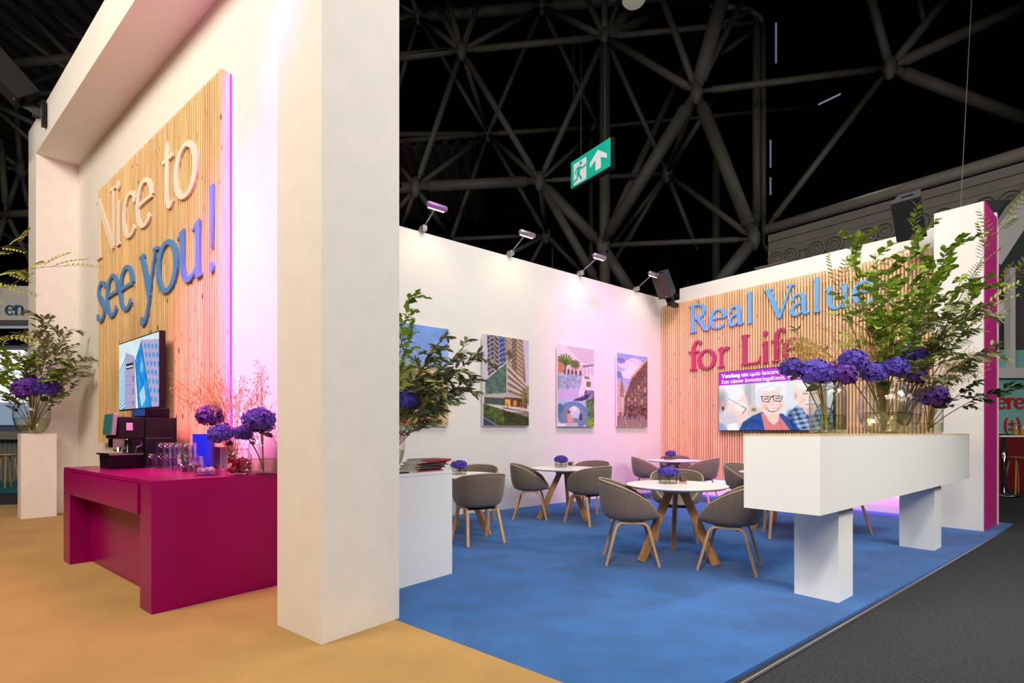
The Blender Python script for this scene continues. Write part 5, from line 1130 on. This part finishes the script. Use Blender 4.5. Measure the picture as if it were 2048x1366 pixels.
hydrangea('hydrangea head left in the pedestal vase', c_, at(57, 775, 7.5), .19, 2, 2, 'hydrangeas in the pedestal vase'); hydrangea('hydrangea head right in the pedestal vase', c_, at(92, 774, 7.5), .16, 0, 1, 'hydrangeas in the pedestal vase')
hydrangea('small hydrangea head at the far right of the pedestal vase', c_, at(108, 776, 7.6), .11, 2, 1, 'hydrangeas in the pedestal vase')
# pinnate branches reaching in from the left
GQ = 'pinnate branches at the left edge'
for lab, (u, v, Y), fr_ in (('pinnate branch reaching farthest right in front of the left post', (135, 532, 5.6), 8), ('pinnate branch pointing up at the left edge', (48, 486, 5.6), 6), ('pinnate branch hanging low at the left edge', (30, 570, 5.6), 7), ('pinnate branch at the left edge beside the bright screen', (18, 670, 5.6), 8)):
    pinnate(lab, at(-130, v+70, 5.7), at(u, v, Y), fr_, .062, GQ)
# desk bouquet
GD = 'branches in the desk vase'; d_ = VD+Vector((0, 0, .04))
for lab, (u, v, Y), kind, n, s in (
  ('olive branch reaching farthest right toward the tower picture', (958, 705, 4.4), 'olive', 84, .098), ('olive branch drooping right below the tallest desk branches', (945, 765, 4.5), 'olive', 80, .098), ('olive branch rising over the park picture', (890, 672, 4.5), 'olive', 76, .098),
  ('olive branch in the middle of the desk bouquet', (880, 740, 4.4), 'olive', 84, .095), ('olive branch low beside the pillar edge', (840, 770, 4.6), 'olive', 60, .09), ('olive branch pointing right in the upper desk bouquet', (932, 690, 4.6), 'olive', 84, .095), ('olive branch short and dense beside the park picture', (865, 705, 4.5), 'olive', 90, .095), ('olive branch ending low over the park picture', (905, 785, 4.6), 'olive', 70, .095), ('olive branch in the right half of the desk bouquet', (915, 735, 4.3), 'olive', 80, .095), ('birch branch rising along the pillar edge', (818, 590, 4.7), 'birch', 70, .06), ('birch branch halfway up the pillar edge', (822, 660, 4.6), 'birch', 60, .06)):
    branch(lab, d_, at(u, v, Y), kind, n, s, group=GD, name={'olive': 'olive_branch', 'birch': 'birch_branch'}[kind], droop=.2, lift=.3, spread=.24)
hydrangea('blue hydrangea head at the pillar edge on the desk', d_, at(812, 798, 4.4), .10, 0, 1, 'hydrangeas in the desk vase'); hydrangea('violet hydrangea head behind the blue one on the desk', d_, at(828, 808, 4.7), .07, 2, 0, 'hydrangeas in the desk vase')

# ================================================================== lounge table decorations
def table_bowl(P, lab, r_=.095):
    t = thing('flower_bowl', lab, 'flower bowl', P, 0, 'flower bowls on the lounge tables')
    obj('bowl', MB().lathe([(r_*.92, 0), (r_, .006), (r_, .10), (r_-.005, .10), (r_-.006, .01), (0, .009)], 26), M['glass'], t)
    obj('water', MB().lathe([(0, .011), (r_-.009, .012), (r_-.009, .045), (0, .045)], 22), M['water'], t)
    b = link('bloom', BL[0], t, (0, 0, .12), (0, 0, random.random()*6), kind='stuff'); b.scale = (r_*1.12, r_*1.12, r_*.75)
    obj('stem', MB().tube([(0, 0, .09), (.01, .005, .05), (.02, .01, .014)], .006, 6).tube([(0, 0, .09), (-.02, .01, .014)], .005, 6), M['stem'], t)
def candle(P, lab):
    t = thing('tea_light_holder', lab, 'candle holder', P, .4, 'tea light holders on the lounge tables'); s = .042
    pr_ = [(s*math.cos(a*math.pi/8)*(1 if a % 2 else .93), s*math.sin(a*math.pi/8)*(1 if a % 2 else .93)) for a in range(16)]
    obj('glass', MB().slab(pr_, 0, .012).add(*(lambda n: ([(x, y, .012) for x, y in pr_]+[(x*1.1, y*1.1, .085) for x, y in pr_], [(i, (i+1) % n, n+(i+1) % n, n+i) for i in range(n)]))(16)), M['glass'], t)
    obj('candle', MB().lathe([(.034, .02), (.036, .07), (0, .072)], 18), mat('brown_wax', (96, 44, 24), .4, var=.2, scale=30), t)
    obj('wick', MB().tube([(0, 0, .072), (.002, 0, .084)], .0015, 5), M['black'], t)
for u, v, lab in ((1336, 967, 'purple flower bowl on the foreground table'), (1122, 934.5, 'purple flower bowl on the table under the atrium picture'), (1341, 919.5, 'purple flower bowl on the farthest table'), (918, 949, 'purple flower bowl on the table beside the white desk')):
    table_bowl(fl(u, v, .7415), lab)
for u, v, lab in ((1366, 967.5, 'brown tea light in ribbed glass on the foreground table'), (1141, 933.5, 'brown tea light on the table under the atrium picture'), (1332, 921, 'brown tea light on the farthest table')):
    candle(fl(u, v, .7415), lab)

# ================================================================== things on the desk
for i in range(12):
    o_ = FL.w(-.66-.05*random.random(), 1.38+.009*i, .923+.0085*i)
    mg = thing('magazine', ('lowest', 'second', 'third', 'fourth', 'fifth', 'sixth', 'seventh', 'eighth', 'ninth', 'tenth', 'eleventh', 'topmost')[i]+' magazine from below in the fanned pile on the white desk', 'magazine', o_, FL.a+math.radians(random.uniform(-10, 10)), 'magazines piled on the white desk')
    obj('pages', MB().box(-.14, .10, -.155, .155, .0004, .0076), M['white'], mg)
    obj('cover', MB().box(-.141, .101, -.156, .156, .0077, .0082), mat('magazine_cover', random.choice([(120,120,124),(86,92,98),(150,150,150),(110,60,70)]), .4), mg)
    obj('spine', MB().box(.1002, .1018, -.156, .156, .0003, .0082), mat('magazine_spine', random.choice([(190,40,60),(60,66,72),(40,90,70),(200,60,80)]), .4), mg)
ph = inframe('mobile_phone', FL, 'black mobile phone lying on the desk by the pillar', 'phone', -.60, 1.07, .923)
obj('case', MB().box(-.04, .04, -.075, .075, 0, .009), M['black'], ph, bevel=.003)
obj('glass_face', MB().box(-.036, .036, -.07, .07, .0091, .0098), mat('dark_glass', (12, 12, 14), .08), ph)
# ================================================================== neighbouring stands
FB = Frame(0, 14.5, 0)
def bb(parent, name, u0, u1, v0, v1, m, y0=0, dep=.2, **k):
    x0, z1 = FB.hit(u0, v0, y0); x1, z0 = FB.hit(u1, v1, y0); return obj(name, MB().box(x0, x1, y0, y0+dep, z0, z1), m, parent, **k)
ls = inframe('neighbour_stand', FB, 'white fascia of the neighbouring stand reading s en at the left', 'exhibition stand')
bb(ls, 'fascia', -120, 130, 572, 650, M['white'], 0, .3)
bb(ls, 'soffit', -120, 130, 640, 652, M['alu'], -.05, .35)
bb(ls, 'rear_wall', -160, 180, 645, 990, mat('rear_wall', (120, 124, 140), .7), 1.6, .1)
bb(ls, 'window', -40, 120, 655, 690, mat('dark_window', (34, 32, 44), .2), 1.5, .05)
bb(ls, 'light_box', -40, 120, 700, 805, emit('bright_lightbox', (236, 240, 246), 1.0), 1.45, .05, label='bright lit panel')
bb(ls, 'grass_panel', -40, 120, 806, 850, emit('grass_print', (150, 170, 196), .55), 1.45, .05)
x0, zt_ = FB.hit(-60, 588, -.004); _, zb_ = FB.hit(0, 630, -.004); xa, _ = FB.hit(-6, 600, -.004); tm = MB(); text_mesh(tm, 's en', xa-.1, zb_, .27, -.03, 0, .9); obj('lettering', tm, mat('teal_letter', (44, 96, 130), .5), ls, label='blue letters s en')
cb = inframe('neighbour_counter', FB, 'grey ribbed counter of the neighbouring stand', 'counter', 0, -1.0)
def lb(name, u0, u1, z0, z1, y0, y1, m, par):
    x0, _ = FB.hit(u0, 900, y0-1.0); x1, _ = FB.hit(u1, 900, y0-1.0); return obj(name, MB().box(x0, x1, y0, y1, z0, z1), m, par)
gm = mat('grey_counter', (150, 148, 142), .6)
lb('worktop', -120, 100, 1.10, 1.30, -.25, .6, gm, cb); lb('front', -120, 100, 0, 1.10, .02, .55, gm, cb)
x0, _ = FB.hit(-120, 900, -1); x1, _ = FB.hit(100, 900, -1)
for i in range(24): obj('rib', MB().box(x0+(x1-x0)*i/24+.01, x0+(x1-x0)*(i+.7)/24, -.02, .02, .05, 1.09), gm, cb)
st_ = thing('bar_stool', 'pale wooden bar stool at the neighbouring counter', 'stool', fl(16, 975))
obj('seat', MB().lathe([(0, .74), (.16, .74), (.18, .755), (.17, .775), (0, .78)], 20), M['oak_light'], st_)
for k in range(4):
    a = k*math.pi/2+.5; obj('leg', MB().tube([(.11*math.cos(a), .11*math.sin(a), .74), (.2*math.cos(a), .2*math.sin(a), 0)], .014, 8), M['oak_light'], st_)
obj('carpet_teal', MB().box(-18, -8.6, 11.2, 16, -.02, -.004), mat('teal_carpet', (20, 112, 118), .95, var=.2, scale=20), kind='structure', label='teal carpet of the neighbouring stand')
FBR = Frame(0, 11.5, 0)
def br(parent, name, u0, u1, v0, v1, m, y0=0, dep=.1, **k):
    x0, z1 = FBR.hit(u0, v0, y0); x1, z0 = FBR.hit(u1, v1, y0); return obj(name, MB().box(x0, x1, y0, y0+dep, z0, z1), m, parent, **k)
rsd = inframe('glazed_booth', FBR, 'glazed hall booth with teal panels and red lettering at the right edge', 'booth')
tealm = mat('teal_panel', (126, 186, 178), .35); wf = mat('booth_frame', (206, 202, 200), .5)
br(rsd, 'upper_wall', 1960, 2200, 400, 700, mat('speckled_wall', (74, 76, 78), .8, var=.3, scale=40), .4)
br(rsd, 'teal_panel', 1960, 2200, 700, 736, tealm, .2); br(rsd, 'teal_panel', 1960, 2200, 755, 868, tealm, .2)
br(rsd, 'frame_rail', 1960, 2200, 736, 756, wf, .1, .2); br(rsd, 'mullion', 2021, 2031, 535, 736, wf, .1, .15)
br(rsd, 'base_wall', 1960, 2200, 868, 990, mat('dark_red_wall', (120, 20, 26), .6), .3)
br(rsd, 'step', 1960, 2200, 988, 1003, M['oak'], -.3, .6)
P1_, z1_ = FBR.hit(1975, 520, .1); P2_, z2_ = FBR.hit(2120, 345, .1); obj('arched_beam', MB().bar([(P1_, .1, z1_), ((P1_+P2_)/2-.1, .1, (z1_+z2_)/2+.1), (P2_, .1, z2_)], .5, .2, (0, 0, 1)), wf, rsd)
xl_, zl_ = FBR.hit(2008, 618, .3); obj('round_lamp', MB().lathe([(.22, 0), (.22, .05), (.14, .1), (0, .12)], 22), emit('lamp_disc', (150, 150, 150), .5), rsd, (xl_, .39, zl_), (math.pi/2, 0, 0), smooth=True)
tm = MB(); xa, _ = FBR.hit(1992, 820, .195); _, za = FBR.hit(2000, 817, .195); text_mesh(tm, 'ere', xa, za, .24, .17, .2, 1.25); xb_, zb_ = FBR.hit(2006, 860, .195); text_mesh(tm, '(+)', xb_, zb_, .2, .17, .2, 1.15); obj('lettering', tm, mat('red_letter', (196, 30, 36), .5), rsd, label='red letters ere and plus minus sign')
ht = thing('high_table', 'white high table on a chrome column at the right edge', 'table', at(2008, 990, 10.6)); ht.location.z = 0
obj('tabletop', MB().box(-.35, .65, -.3, .3, 1.18, 1.215), M['white_gloss'], ht); obj('column', MB().lathe([(.04, .03), (.04, 1.18)], 16), M['chrome'], ht, smooth=True); obj('foot', MB().lathe([(.26, 0), (.26, .012), (.06, .03), (.04, .06), (0, .06)], 24), M['chrome'], ht, smooth=True)
for i, dx in enumerate((.14, .27, .40)):
    j = thing('jam_jar', ('first', 'second', 'third')[i]+' orange jar in the row on the high table', 'jar', ht.location+Vector((dx, -.1, 1.216)), 0, 'orange jars on the high table')
    obj('glass', MB().lathe([(.05, 0), (.055, .01), (.055, .16), (.045, .18), (.045, .2)], 16), M['jar_glass'], j, smooth=True); obj('fruit', MB().lathe([(0, .012), (.047, .014), (.047, .14), (0, .145)], 14), mat('orange_fruit', (206, 130, 50), .5), j); obj('lid', MB().lathe([(.05, .2), (.05, .225), (0, .226)], 16), M['alu'], j)
ws_ = thing('bar_stool', 'dark wooden stool under the high table at the right edge', 'stool', at(2034, 985, 10.9)); ws_.location.z = 0
obj('seat', MB().lathe([(0, .74), (.17, .74), (.19, .76), (0, .78)], 18), M['oak'], ws_)
for k in range(4):
    a = k*math.pi/2+.7; obj('leg', MB().tube([(.11*math.cos(a), .11*math.sin(a), .74), (.22*math.cos(a), .22*math.sin(a), 0)], .015, 8), M['oak'], ws_)
